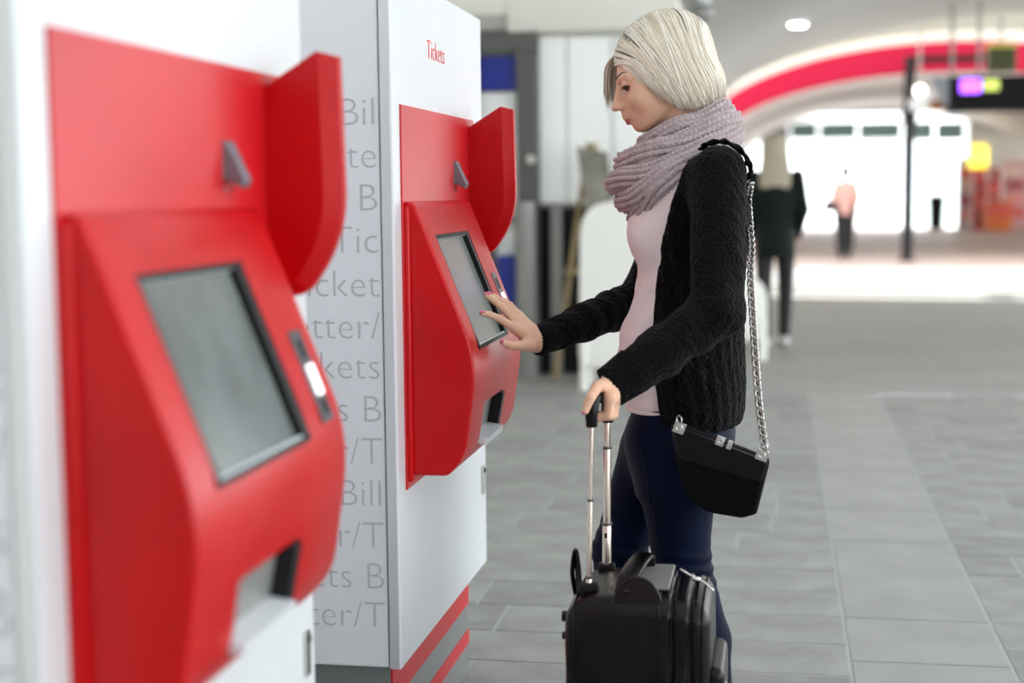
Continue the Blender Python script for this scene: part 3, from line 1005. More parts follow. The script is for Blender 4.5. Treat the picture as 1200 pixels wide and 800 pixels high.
# T-shirt
tee_l = ZLoft(tee_rows, WY)
bust = [at(762, 272, WY - .062), at(762, 272, WY + .062)]
def tee_fn(p):
    d = tee_l(p)
    for b in bust:
        d = smin(d, ell(p, b, (.050, .056, .062)), .055)
    d = smin(d, rcone(p, SH_N, SH_N * .7 + EL_N * .3, .048, .046), .03)
    d = smin(d, rcone(p, SH_F, SH_F * .7 + EL_F * .3, .048, .046), .03)
    z = p[:, 2]
    fold = np.sin(z * 95 + 8 * p[:, 1] + 5 * np.sin(p[:, 0] * 30)) * .0022 * np.clip((1.16 - z) * 8, 0, 1) \
        + np.sin(z * 160 + 14 * p[:, 1]) * .0010 * np.clip((1.1 - z) * 6, 0, 1)
    return d + fold
tee = mobj('t_shirt', sdf_mesh(tee_fn, (-.46, 3.15, .74), (-.04, 3.76, 1.40), .0055), M['tee'], person, smooth=True)
hem_p = []
for a in np.linspace(0, 2 * math.pi, 80, endpoint=False):
    zz = tee_l.z[0] + .004
    r = [np.interp(zz, tee_l.z, q) for q in (tee_l.cx, tee_l.rx, tee_l.ry, tee_l.cy)]
    hem_p.append((r[0] + r[1] * 1.01 * np.sign(math.cos(a)) * abs(math.cos(a)) ** (2 / 2.3), r[3] + r[2] * 1.01 * np.sign(math.sin(a)) * abs(math.sin(a)) ** (2 / 2.3), zz))
mobj('hem', tube(hem_p, .0045, 6, closed=True), M['tee'], tee, smooth=True)

# cardigan, open at the front
card_rows = [(170, 782, 848, .085), (186, 768, 864, .145), (205, 757, 872, .178), (240, 750, 880, .176), (275, 750, 878, .165), (305, 750, 875, .152),
             (340, 744, 872, .146), (365, 735, 872, .149), (390, 725, 872, .155), (420, 723, 873, .166), (450, 728, 874, .175), (480, 733, 872, .180), (496, 736, 868, .181)]
card_l = ZLoft(card_rows, WY)
e_n = np.array([at(x, y_, WY - .13)[[2, 0]] for y_, x in ((170, 812), (205, 800), (240, 787), (280, 776), (330, 769), (390, 765), (450, 768), (500, 778))])[::-1]
e_f = np.array([at(x, y_, WY + .13)[[2, 0]] for y_, x in ((170, 800), (205, 785), (240, 765), (280, 757), (330, 754), (390, 750), (450, 752), (500, 758))])[::-1]
def card_fn(p):
    z = p[:, 2]
    d = card_l(p)
    w = np.clip((p[:, 1] - (WY - .10)) / .2, 0, 1)
    edge = np.interp(z, e_n[:, 0], e_n[:, 1]) * (1 - w) + np.interp(z, e_f[:, 0], e_f[:, 1]) * w
    d = smax(d, edge - p[:, 0], .010)
    hem = .742 + .10 * (p[:, 0] + .20)
    d = smax(d, hem - z, .008)
    for S, E_, W_, r in ((SH_N, EL_N, WR_N, (.060, .055, .050, .043)), (SH_F, EL_F, WR_F, (.056, .054, .043, .034))):
        m_ = E_ + (W_ - E_) * .55
        a = chain(p, [S, E_, m_, W_ + (W_ - E_) * .12], [r[0], r[1], r[2], r[3]], .02)
        dr_ = (W_ - E_) / np.linalg.norm(W_ - E_)
        t = (p - W_) @ dr_
        a = smax(a, t, .005)
        # soft creases round the elbow and along the forearm
        tt_ = (p - E_) @ dr_
        a = a + .0032 * np.sin(tt_ * 75 + 9 * p[:, 1] * 4) * np.clip(1 - np.abs(tt_ - .05) / .16, 0, 1)
        d = smin(d, a, .030)
    ang = np.arctan2(p[:, 1] - WY, p[:, 0] + .2)
    d = d + .0020 * np.sin(ang * 34 + 1.5 * np.sin(z * 22)) * np.clip((1.30 - z) * 5, 0, 1) * .8 + .0016 * np.sin(z * 150 + 5 * np.sin(ang * 17)) * .6
    return d
card = mobj('cardigan', sdf_mesh(card_fn, (-.60, 3.00, .72), (.02, 3.78, 1.40), .0050), M['knit'], person, smooth=True)
def cuff(E_, W_, r0, r1, L=.062):
    dr_ = (W_ - E_) / np.linalg.norm(W_ - E_)
    n = 120
    T, N, B = frames([W_, W_ + dr_])
    V, F = [], []
    ss = np.concatenate([np.linspace(-L, 0.004, 14), [.004, -.012]])
    for i, s in enumerate(ss):
        rr = np.interp(s, [-L, 0], [r0, r1]) - (.006 if i >= 14 else 0)
        for k in range(n):
            a = k * 2 * math.pi / n
            q = rr + (.0016 * math.cos(a * 30) if i < 14 else 0)
            V.append(W_ + dr_ * s + (N[0] * math.cos(a) + B[0] * math.sin(a)) * q)
    for i in range(len(ss) - 1):
        for k in range(n):
            F.append((i * n + k, i * n + (k + 1) % n, (i + 1) * n + (k + 1) % n, (i + 1) * n + k))
    return np.array(V), F
mobj('cuff', cuff(EL_N, WR_N, .0485, .0425), M['cuff'], card, smooth=True)
mobj('cuff', cuff(EL_F, WR_F, .0385, .0320), M['cuff'], card, smooth=True)
# patch pocket on the near hip, collar edge rolling over the shoulder
def patch(fn, pts, Y0, th, nu=24, nv=24):
    V = []
    for j in range(nv):
        for i in range(nu):
            u, v_ = i / (nu - 1), j / (nv - 1)
            q = (pts[0] * (1 - u) + pts[1] * u) * (1 - v_) + (pts[3] * (1 - u) + pts[2] * u) * v_
            V.append(q)
    P, G = snap(fn, V, th)
    F = [(j * nu + i, j * nu + i + 1, (j + 1) * nu + i + 1, (j + 1) * nu + i) for j in range(nv - 1) for i in range(nu - 1)]
    n = len(P)
    rim = []
    B_ = [i for i in range(nu)] + [j * nu + nu - 1 for j in range(1, nv)] + [(nv - 1) * nu + i for i in range(nu - 2, -1, -1)] + [j * nu for j in range(nv - 2, 0, -1)]
    for a, b in zip(B_, B_[1:] + B_[:1]):
        rim.append((a, n + a, n + b, b))
    return np.vstack([P, P - G * (th + .004)]), F + [tuple(n + i for i in f[::-1]) for f in F] + rim
mobj('pocket', patch(card_fn, [at(792, 416, 3.27), at(829, 414, 3.27), at(832, 481, 3.27), at(796, 486, 3.27)], 3.27, .006), M['knit'], card, smooth=True)

# jeans
jean_l = ZLoft([(466, 750, 848, .138), (482, 742, 856, .150), (505, 736, 862, .166), (535, 742, 856, .166), (562, 752, 846, .155)], WY)
def jean_fn(p):
    d = jean_l(p)
    n = smin(rcone(p, HIP_N, KN_N, .100, .0635), chain(p, [KN_N, CA_N, AN_N], [.0625, .060, .043], .02), .02)
    f = smin(rcone(p, HIP_F, KN_F, .088, .0605), chain(p, [KN_F, CA_F, AN_F], [.0605, .058, .042], .02), .02)
    z = p[:, 2]
    for kz, dd in ((.43, 0),):
        n = n + .0028 * np.sin(z * 210 + 30 * p[:, 0]) * np.exp(-((z - kz) / .05) ** 2)
        f = f + .0028 * np.sin(z * 210 + 30 * p[:, 0]) * np.exp(-((z - kz) / .05) ** 2)
    d = smin(d, smin(n, f, .012), .06)
    d = smax(d, .075 - z, .004)
    return d
jeans = mobj('jeans', sdf_mesh(jean_fn, (-.46, 3.22, .03), (-.02, 3.68, .82), .006), M['jeans'], person, smooth=True)
for A, HY in ((HIP_N, -.085), (HIP_F, .085)):
    pass
sp = crom([at(752, 490, 3.29), at(757, 540, 3.275), at(764, 590, 3.29), at(768, 640, 3.30)], 26)
Q, G = snap(jean_fn, sp, .0005)
mobj('side_seam', tube(Q, .0016, 6, normals=G), M['jeans'], jeans, smooth=True)
for A, sx in ((AN_N, 0), (AN_F, 0)):
    x, yy = A[0], A[1]
    def boot_fn(p, x=x, yy=yy):
        d = rcone(p, (x + .01, yy, .13), (x + .012, yy, .05), .046, .040)
        d = smin(d, rcone(p, (x + .0, yy, .045), (x - .15, yy, .032), .040, .030), .03)
        d = smin(d, ell(p, (x - .09, yy, .03), (.10, .042, .032)), .02)
        return smax(d, .004 - p[:, 2], .004)
    sh = mobj('boot', sdf_mesh(boot_fn, (x - .24, yy - .08, -.01), (x + .09, yy + .08, .2), .006), M['boot'], person, smooth=True)
    mobj('sole', prism(arc_pts([(x + .055, yy - .036), (x + .055, yy + .036), (x - .16, yy + .042), (x - .185, yy), (x - .16, yy - .042)], [.03, .03, .04, .03, .04], 6), 2, 0.0, .012, .003, 1), M['black'], sh)

# scarf: ribbed knitted loops wound round the neck
def scarf_loop(Bp, Fp, hw, ra, rb, sag, nr, ph, cY=WY, n=500, m=120):
    Bk = at(Bp[0], Bp[1], cY); Fr = at(Fp[0], Fp[1], cY)
    C = (Bk + Fr) / 2; A = (Fr - Bk) / 2
    th_ = np.linspace(0, 2 * math.pi, n, endpoint=False)
    P = C + np.cos(th_)[:, None] * A + np.sin(th_)[:, None] * np.array([0, -hw, 0]) + (np.sin(th_) ** 2)[:, None] * np.array([0, 0, sag]) \
        + np.stack([0 * th_, .004 * np.sin(3 * th_ + ph), .005 * np.sin(2 * th_ + ph) + .003 * np.sin(5 * th_ + 2 * ph)], 1)
    T = np.roll(P, -1, 0) - np.roll(P, 1, 0); T /= np.linalg.norm(T, axis=1)[:, None]
    O = P - (C + np.array([0, 0, -.02])); O -= T * (O * T).sum(1)[:, None]; O /= np.linalg.norm(O, axis=1)[:, None]
    Bn = np.cross(T, O)
    s = np.concatenate([[0], np.cumsum(np.linalg.norm(np.diff(P, axis=0), axis=1))])
    a = np.arange(m) * 2 * math.pi / m
    AA, SS = np.meshgrid(a, s)
    tw = .5 * np.sin(SS * 9 + ph)
    rib = np.abs(np.cos((AA + tw) * nr / 2))
    sgn = np.sign(np.sin((AA + tw) * nr))
    L = s[-1]
    ns = max(10, round(L / .0105))
    st = np.sin(2 * math.pi * ns * SS / L + sgn * 1.3 + 2.2 * rib)
    wob = 1 + .06 * np.sin(SS * 21 + ph) + .04 * np.sin(SS * 47 + 2 * AA)
    disp = .0095 * (rib ** .55) + .0014 * st * rib
    V = P[:, None] + O[:, None] * ((ra * wob + disp) * np.cos(AA))[..., None] + Bn[:, None] * ((rb * wob + disp) * np.sin(AA))[..., None]
    V = V.reshape(-1, 3)
    I = np.arange(n * m).reshape(n, m)
    I2 = np.roll(I, -1, 0)
    Fq = np.stack([I, np.roll(I, -1, 1), np.roll(I2, -1, 1), I2], -1).reshape(-1, 4)
    return V, Fq.tolist()
loops = [((848, 127), (757, 175), .070, .015, .018, .000, 10, .3), ((857, 142), (733, 194), .098, .018, .019, -.002, 10, 1.2),
         ((860, 161), (723, 215), .117, .019, .019, -.006, 10, 2.1), ((849, 178), (734, 236), .146, .018, .018, .006, 10, 3.3),
         ((830, 186), (747, 251), .150, .015, .017, .012, 9, 4.4)]
sc0 = None
for L_ in loops:
    vf = scarf_loop(*L_)
    if sc0 is None:
        sc0 = mobj('scarf', vf, M['scarf'], person, smooth=True)
    else:
        mobj('scarf_fold', vf, M['scarf'], sc0, smooth=True)

# ------------------------------------------------------------------ shoulder bag with chain
M['bag'] = mat('black_suede', (.0015, .0015, .002), .7, spec=.08, bump=('noise', 120, .3, .002))
M['bag_shiny'] = mat('black_smooth_leather', (.003, .003, .0035), .3, spec=.18, bump=('noise', 90, .15, .002))
BY = 3.185
bag_o = [(786, 492), (903, 537), (887, 600), (870, 605), (828, 598), (803, 576), (793, 540)]
bp3 = np.array([at(x, y_, BY)[[0, 2]] for x, y_ in bag_o])
bp2 = np.array(arc_pts(bp3.tolist(), [.012, .012, .006, .008, .02, .03, .03], 5))
bc = bp2.mean(0)
def shell(poly, layers, Yc):
    polys, ys = [], []
    for s, dy in layers:
        polys.append([tuple(bc + (q - bc) * s) for q in poly]); ys.append(Yc + dy)
    return fixn(loft2(polys, ys))
bag = thing('shoulder_bag', (bc[0], BY, bp2[:, 1].min()), 'black flap bag on a silver chain at the blonde woman\'s hip', 'bag')
bagb = mobj('bag_body', shell(bp2, [(.90, -.030), (.965, -.026), (1, -.016), (1, .012), (.96, .024), (.90, .028)], BY), M['bag'], bag, smooth=True, angle=12)
flap = np.array(arc_pts([at(x, y_, BY)[[0, 2]].tolist() for x, y_ in ((788, 494), (900, 537.5), (893, 561), (845, 549), (796, 533))], [.01, .01, .01, .05, .01], 5))
fc = flap.mean(0)
mobj('flap', fixn(loft2([[tuple(fc + (q - fc) * s) for q in flap] for s in (.97, 1, 1)], [BY - .0345, BY - .031, BY - .020])), M['bag_shiny'], bag)
def plate(px, py, w, h, ang, dep=.004, y0=-.0345):
    c = at(px, py, BY + y0)
    ca, sa = math.cos(ang), math.sin(ang)
    v, f = box((-w / 2, -dep, -h / 2), (w / 2, 0, h / 2), .0012, 1)
    v = np.stack([v[:, 0] * ca - v[:, 2] * sa, v[:, 1], v[:, 0] * sa + v[:, 2] * ca], 1)
    return v + c, f
def ring(px, py, R_, r, y0=-.040, tilt=(0, -1, 0), dz=0):
    c = at(px, py, BY + y0) + np.array([0, 0, dz])
    n = np.array(tilt, float); n /= np.linalg.norm(n)
    u = np.cross(n, [0, 0, 1]); u /= np.linalg.norm(u); w = np.cross(u, n)
    a = np.linspace(0, 2 * math.pi, 22, endpoint=False)
    return tube(c + R_ * (np.cos(a)[:, None] * u + np.sin(a)[:, None] * w), r, 7, closed=True)
an = -.35
for (px, py) in ((796, 501), (893, 533)):
    cl = mobj('corner_clasp', plate(px, py, .025, .024, an), M['chrome'], bag)
    mobj('eyelet', ring(px, py, .0062, .0016, -.0395), M['chrome'], cl, smooth=True)
    mobj('chain_ring', ring(px + (3 if px > 850 else 0), py - 9, .0095, .0015, -.037, (-.8, -.6, 0)), M['chrome'], cl, smooth=True)
lk = mobj('turn_lock', plate(844, 516.5, .018, .021, an), M['chrome'], bag)
mobj('lock_ring', ring(845, 517, .0055, .0014, -.0395), M['chrome'], lk, smooth=True)
lk = mobj('lock_plate', plate(855, 521, .011, .020, an), M['chrome'], bag)
mobj('lock_knob', plate(856, 521, .004, .010, an, .006, -.0385), M['chrome'], lk)
def link_chain(P, L=.0175, R_=.0078, r=.0026):
    P = np.asarray(P)
    s = np.concatenate([[0], np.cumsum(np.linalg.norm(np.diff(P, axis=0), axis=1))])
    n = int(s[-1] / (L * .62))
    out = []
    for i in range(n):
        t = i * L * .62
        c = np.array([np.interp(t, s, P[:, k]) for k in range(3)])
        c2 = np.array([np.interp(t + .004, s, P[:, k]) for k in range(3)])
        d = c2 - c; d /= np.linalg.norm(d) + 1e-9
        side = np.cross(d, [0, 1.0, 0]); side /= np.linalg.norm(side)
        side = side * math.cos(.7) + np.cross(d, side) * math.sin(.7) * (1 if i % 2 else -1)
        a = np.linspace(0, 2 * math.pi, 14, endpoint=False)
        out.append(tube(c + np.cos(a)[:, None] * d * L * .5 + np.sin(a)[:, None] * side * R_, r, 6, closed=True))
    return join(*out)
ch_pts = crom([at(896, 522, BY - .035), at(890, 478, 3.20), at(886, 430, 3.22), at(882, 370, 3.26), at(879.5, 320, 3.30), at(881, 292, 3.36), at(879, 265, 3.42), at(877, 235, 3.42),
               at(880, 214, 3.34)], 120)
mobj('chain', link_chain(ch_pts), mat('dull_silver_chain', (.46, .44, .42), .22, metal=1.0), bag, smooth=True, kind='stuff')
def twist(P, r):
    V, F = tube(P, r * 1.25, 20)
    n = len(P)
    a = np.arange(20) * 2 * math.pi / 20
    lobe = 1 + .32 * np.cos(2 * (a[None, :] - np.linspace(0, 22, n)[:, None]))
    V = (P[:, None] + (V.reshape(n, 20, 3) - P[:, None]) * lobe[..., None]).reshape(-1, 3)
    return V, F
st = crom([at(880, 216, 3.33), at(880, 208, 3.30), at(872, 196, 3.265), at(860, 182, 3.26), at(846, 173, 3.265), at(830, 168, 3.28), at(816, 168, 3.29)], 80)
st = snap(card_fn, st, .008)[0]
mobj('shoulder_strap', twist(st, .0045), M['bag'], bag, smooth=True)

# ------------------------------------------------------------------ rolling suitcase
M['leather'] = mat('black_grained_leather', (.003, .0026, .0026), .26, spec=.22, noise=(12, .3), bump=('voronoi', 260, .25, .002))
M['leather_brown'] = mat('dark_brown_leather', (.008, .005, .004), .4, spec=.2, bump=('noise', 60, .3, .003))
M['grey_top'] = mat('grey_webbing', (.22, .22, .21), .55)
M['champagne'] = mat('champagne_aluminium', (.78, .66, .58), .25, metal=.9)
M['zip'] = mat('black_zip_tape', (.02, .02, .021), .5)
CX0, CX1, CY0, CY1, CZ0, CZ1 = -.412, -.127, 2.905, 3.195, .075, .486
case = thing('suitcase', ((CX0 + CX1) / 2, (CY0 + CY1) / 2, 0), 'black leather wheeled suitcase with extended champagne handle held by the blonde woman', 'suitcase')
def case_fn(p):
    c = np.array([(CX0 + CX1) / 2, (CY0 + CY1) / 2, (CZ0 + CZ1) / 2])
    h = np.array([(CX1 - CX0) / 2, (CY1 - CY0) / 2, (CZ1 - CZ0) / 2])
    q = p - c
    r = .034
    # the crown bows up a little and the flanks bulge
    hz = h[2] - .018 * ((q[:, 0] / h[0]) ** 2) - .010 * (q[:, 1] / h[1]) ** 2
    d = np.stack([np.abs(q[:, 0]) - h[0] - .004 * np.cos(q[:, 2] * 6), np.abs(q[:, 1]) - h[1] - .006 * np.cos(q[:, 2] * 6) * np.cos(q[:, 0] * 8), np.abs(q[:, 2]) - hz], 1) + r
    sd_ = np.linalg.norm(np.maximum(d, 0), axis=1) + np.minimum(d.max(1), 0) - r
    for gx in (-.200, -.164):                     # grooves where the zips run
        sd_ = smax(sd_, -(np.abs(p[:, 0] - gx) - .004 + np.maximum(-sd_ - .005, 0)), .006)
    return sd_ + .0015 * np.sin(q[:, 2] * 40 + 20 * q[:, 0]) * np.sin(q[:, 0] * 30 + 2)
cb = mobj('case_body', sdf_mesh(case_fn, (CX0 - .03, CY0 - .03, CZ0 - .03), (CX1 + .03, CY1 + .03, CZ1 + .03), .0045), M['leather'], case, smooth=True)
def band(gx, rr, flat, m, name, off, parent):
    a = np.linspace(0, 2 * math.pi, 120, endpoint=False)
    P = np.stack([np.full(120, gx), (CY0 + CY1) / 2 + .20 * np.cos(a), (CZ0 + CZ1) / 2 + .25 * np.sin(a)], 1)
    for _ in range(8):
        G = grad(case_fn, P); G[:, 0] = 0; G /= np.linalg.norm(G, axis=1)[:, None] + 1e-9
        P = P - G * np.clip(case_fn(P) - off, -.05, .05)[:, None]
    return mobj(name, tube(P, rr, 8, closed=True, flat=flat, normals=G), m, parent, smooth=True)
band(-.200, .0042, .7, M['zip'], 'zip', -.002, cb)
band(-.164, .0042, .7, M['zip'], 'zip', -.002, cb)
band(-.225, .0022, 1, M['leather'], 'piping', .0005, cb)
band(-.140, .0030, 1, M['leather'], 'piping', .0005, cb)
band(-.395, .0028, 1, M['leather'], 'piping', .0005, cb)
# front pocket on the far right side
def pocket_fn(p):
    q = np.abs(p - np.array([CX1 + .008, (CY0 + CY1) / 2, .20])) - np.array([.022, .118, .135]) + .02
    return np.linalg.norm(np.maximum(q, 0), axis=1) + np.minimum(q.max(1), 0) - .02
pk = mobj('front_pocket', sdf_mesh(pocket_fn, (CX1 - .05, CY0 - .02, .05), (CX1 + .06, CY1 + .02, .42), .006), M['leather'], case, smooth=True)
mobj('pocket_buckle', box((CX1 + .020, CY0 + .035, .26), (CX1 + .034, CY0 + .07, .30), .004, 2), M['chrome'], pk)
# carry handle: leather tab on the near side, broad strap over the top
tab = [(-.268 + .050 * math.cos(a), .455 + .066 * math.sin(a)) for a in np.linspace(0, math.pi, 22)]
hd_ = mobj('handle_tab', prism(tab, 1, CY0 + .008, CY0 + .018, .003, 2), M['leather_brown'], case, smooth=True, angle=35)
hp = crom([(-.30, CY0 + .012, .488), (-.292, CY0 + .030, .508), (-.280, CY0 + .08, .524), (-.272, CY0 + .14, .527), (-.268, CY0 + .20, .516), (-.266, CY0 + .23, .480)], 30)
mobj('carry_handle', tube(hp, np.interp(np.arange(30), [0, 6, 24, 29], [.016, .021, .021, .015]), 12, flat=.42, normals=np.tile([0, -.3, 1.0], (30, 1))), M['leather'], case, smooth=True)
mobj('top_panel', box((-.275, CY0 + .05, .484), (-.208, CY1 - .05, .492), .003, 2), M['grey_top'], case)
zp = thing_pts = crom([at(797, 666, 2.99), at(806, 672, 2.985), at(814, 676, 2.98)], 8)
zt = mobj('zip_pull', tube(zp, [.002, .0025, .003, .003, .003, .003, .003, .0025], 8), M['chrome'], case, smooth=True)
mobj('zip_slider', sdf_mesh(lambda p: ell(p, at(816, 678, 2.98), (.010, .007, .006)), at(816, 678, 2.98) - .014, at(816, 678, 2.98) + .014, .0025), M['chrome'], zt, smooth=True)
mobj('zip_pull', tube(crom([at(818, 678, 2.98), at(828, 684, 2.975), at(836, 692, 2.97)], 8), .0026, 8), M['chrome'], case, smooth=True)
mobj('side_strap', tube(crom([(-.405, CY0 + .12, .45), (-.412, CY0 + .115, .50), (-.405, CY0 + .11, .545), (-.398, CY0 + .105, .50), (-.396, CY0 + .10, .46)], 24), .012, 10, flat=.4), M['leather'], case, smooth=True)
for zz, rr in ((.425, .011), (.385, .008)):
    mobj('side_stud', disc((CX0 + .004, CY0 + .05, zz), (-1, 0, 0), rr, .016, 14), M['black'], case, smooth=True, angle=40)
# telescopic handle
H_near = at(690, 690, 2.985); H_far = at(711, 688, 3.150)
for c in (H_near, H_far):
    mobj('pole_housing', box((c[0] - .018, c[1] - .014, CZ1 - .03), (c[0] + .018, c[1] + .014, CZ1 + .003), .005, 2), M['black'], case)
def pole(base, top, zs, rs):
    out = []
    x0, y0 = base[0], base[1]
    def pt(z):
        t = (z - base[2]) / (top[2] - base[2]); return np.array([x0 + (top[0] - x0) * t, y0 + (top[1] - y0) * t, z])
    for (z0, z1), r in zip(zs, rs):
        a, b = pt(z0), pt(z1)
        out.append((tube([a, a + (b - a) * .01, b - (b - a) * .01, b], [r * .94, r, r, r * .94], 16, flat=.75), r, b, a))
    return out
T_near = np.array([G0[0], G0[1], G0[2]]); T_far = np.array([G1[0], G1[1], G1[2]])
for base, top, js, rs in ((H_near, T_near, (585, 675), (.0058, .0072, .0090)), (H_far, T_far, (523, 612), (.0086, .0112, .0132))):
    zj = [at(690, j, base[1])[2] for j in js]
    segs = pole(base, top, [(zj[0] - .03, top[2] - .005), (zj[1] - .03, zj[0]), (CZ1 - .05, zj[1])], rs)
    p0 = None
    for vf, r, b, a in segs:
        o = mobj('pole', vf, M['champagne'], case, smooth=True, angle=40)
        mobj('pole_collar', tube([b - np.array([0, 0, .004]), b + np.array([0, 0, .001])], r * 1.12, 16, flat=.78), M['dark_grey'], o, smooth=True, angle=40)
        p0 = o
    if base is H_far:
        c = segs[2][2]
        mobj('release_button', box((c[0] - .004, c[1] - .014, c[2] - .030), (c[0] + .002, c[1] - .008, c[2] - .020)), M['black'], p0)
        mobj('screw', disc((c[0] - .001, c[1] - .009, c[2] - .052), (0, -1, 0), .004, .003, 12), M['chrome'], p0, smooth=True, angle=40)
gp = crom([T_near + np.array([-.001, -.002, -.048]), T_near + np.array([-.001, -.003, -.02]), T_near + np.array([.001, .003, .002]), T_near + np.array([.006, .022, .009]),
           (T_near + T_far) / 2 + np.array([.003, 0, .011]), T_far + np.array([-.003, -.02, .009]), T_far + np.array([0, -.003, .002]), T_far + np.array([0, 0, -.02]), T_far + np.array([0, 0, -.045])], 60)
mobj('grip', tube(gp, np.interp(np.arange(60), [0, 8, 30, 52, 59], [.0115, .0135, .0135, .0135, .0115]), 16), M['bag_shiny'], case, smooth=True, angle=50)
for yy in (CY0 + .03, CY1 - .03):
    w = mobj('wheel', disc((CX0 + .035, yy - .012, .036), (0, 1, 0), .036, .024, 24), M['black'], case, smooth=True, angle=40)
    mobj('wheel_hub', disc((CX0 + .035, yy - .015, .036), (0, 1, 0), .014, .03, 16), M['steel_grey'], w, smooth=True, angle=40)
    mobj('wheel_housing', box((CX0 + .005, yy - .022, .045), (CX0 + .075, yy + .022, .10), .01, 2), M['black'], case)
for yy in (CY0 + .04, CY1 - .04):
    mobj('stand_foot', box((CX1 - .05, yy - .02, 0), (CX1 - .015, yy + .02, .08), .006, 2), M['black'], case)

# ------------------------------------------------------------------ things further down the concourse
def walker(name, label, base, H_, coat, lw, top_m, leg_m, hair_m, shoe_m, hair_len, gait, lean=0.0, hold=None):
    t = thing(name, base, label, 'person', None)
    b = np.array(base, float)
    s = H_ / 1.70
    def P(x, y_, z): return b + np.array([x, y_, z]) * s
    def bodyf(p):
        d = ell(p, P(0, 0, 1.56), np.array([.078, .095, .115]) * s)
        d = smin(d, rcone(p, P(0, 0, 1.36), P(0, 0, 1.50), .055 * s, .05 * s), .03)
        d = smin(d, ell(p, P(0, 0, 1.18), np.array([.155, .10, .24]) * s), .05)
        d = smin(d, ell(p, P(0, 0, .92), np.array([.145, .105, .13]) * s), .05)
        for q, sg in ((0, -1), (1, 1)):
            k, a = gait[q]
            d = smin(d, chain(p, [P(sg * .08, 0, .88), P(sg * .085, k, .48), P(sg * .075, a, .09)], [.075 * s, .05 * s, .035 * s], .02), .03)
            d = smin(d, rcone(p, P(sg * .075, a, .05), P(sg * .085, a + .12, .035), .04 * s, .035 * s), .02)
            d = smin(d, chain(p, [P(sg * .17, 0, 1.36), P(sg * .21, -.03, 1.10), P(sg * .17, .08, .90), P(sg * .16, .12, .84)], [.045 * s, .038 * s, .028 * s, .03 * s], .02), .03)
        return d
    lo, hi = P(-.4, -.45, -.03), P(.4, .45, 1.72)
    vf = sdf_mesh(bodyf, lo, hi, .013)
    mobj('body', vf, M['skin'], t, smooth=True)
    def coatf(p):
        d = ell(p, P(0, 0, 1.18), np.array([.185, .13, .26]) * s)
        d = smin(d, chain(p, [P(0, 0, 1.2), P(0, 0, coat)], [.13 * s, .155 * s], .02), .04)
        for sg in (-1, 1):
            d = smin(d, chain(p, [P(sg * .17, 0, 1.36), P(sg * .215, -.03, 1.10), P(sg * .17, .08, .90)], [.058 * s, .052 * s, .042 * s], .02), .03)
        return smax(d, P(0, 0, coat)[2] - p[:, 2], .01)
    mobj('coat' if coat < .8 else 'top', sdf_mesh(coatf, lo, hi, .013), top_m, t, smooth=True)
    def legf(p):
        d = ell(p, P(0, 0, .90), np.array([.155, .115, .14]) * s)
        for q, sg in ((0, -1), (1, 1)):
            k, a = gait[q]
            d = smin(d, chain(p, [P(sg * .08, 0, .88), P(sg * .085, k, .48), P(sg * .075, a, .12)], [.085 * s * lw, .060 * s * lw, .047 * s * lw], .02), .03)
        return d
    mobj('trousers', sdf_mesh(legf, lo, hi, .013), leg_m, t, smooth=True)
    for q, sg in ((0, -1), (1, 1)):
        a = gait[q][1]
        mobj('shoe', sdf_mesh(lambda p: smax(rcone(p, P(sg * .075, a - .01, .055), P(sg * .085, a + .13, .04), .052 * s, .044 * s), .002 - p[:, 2], .004), lo, hi, .013), shoe_m, t, smooth=True)
    def hairf(p):
        d = ell(p, P(0, -.012, 1.575), np.array([.095, .112, .125]) * s)
        if hair_len > 0:
            d = smin(d, ell(p, P(0, -.075, 1.56 - hair_len * .5), np.array([.125, .05, hair_len * .62]) * s), .05)
        d = smax(d, (p[:, 1] - b[1]) - .045 * s, .01)
        a = np.arctan2(p[:, 0] - b[0], .15)
        return d + .006 * np.sin(a * 40)
    mobj('hair', sdf_mesh(hairf, lo, hi + .05, .012), hair_m, t, smooth=True)
    return t
black_coat = mat('black_coat_wool', (.005, .008, .0065), .8, spec=.2)
p2 = walker('person', 'woman with long blonde hair in dark coat walking away behind the chain bag', (-.02, 12.35, 0), 1.73, .72, 1.0,
            black_coat, mat('black_leggings', (.007, .007, .008), .7), mat('dull_blonde_hair', (.42, .37, .27), .6),
            mat('pale_grey_shoes', (.5, .5, .48), .6), .42, ((-.05, -.12), (.05, .06)))
p3 = walker('person', 'small distant figure in pink top and dark trousers near the bright exit', (1.22, 28.4, 0), 1.72, .80, 1.5,
            mat('salmon_pink_top', (.62, .33, .29), .7), mat('black_trousers', (.006, .006, .008), .7), mat('dark_brown_hair', (.03, .02, .015), .6),
            mat('dark_shoes', (.01, .01, .01), .5), 0, ((.02, -.02), (.03, .05)))
hb = np.array([.93, 28.35, .0])
hbo = thing('handbag', (.95, 28.38, .86), 'dark blue handbag carried by the distant figure in pink', 'bag')
mobj('bag_body', prism(arc_pts([(.78, .86), (1.01, .86), (.98, 1.06), (.90, 1.10), (.84, 1.02)], .02, 4), 1, 28.33, 28.43, .01, 1), mat('navy_handbag', (.006, .008, .02), .5), hbo)
mobj('handle', tube(crom([(.87, 28.38, 1.06), (.90, 28.38, 1.18), (.95, 28.38, 1.20), (.97, 28.38, 1.06)], 14), .01, 8), M['black'], hbo, smooth=True)

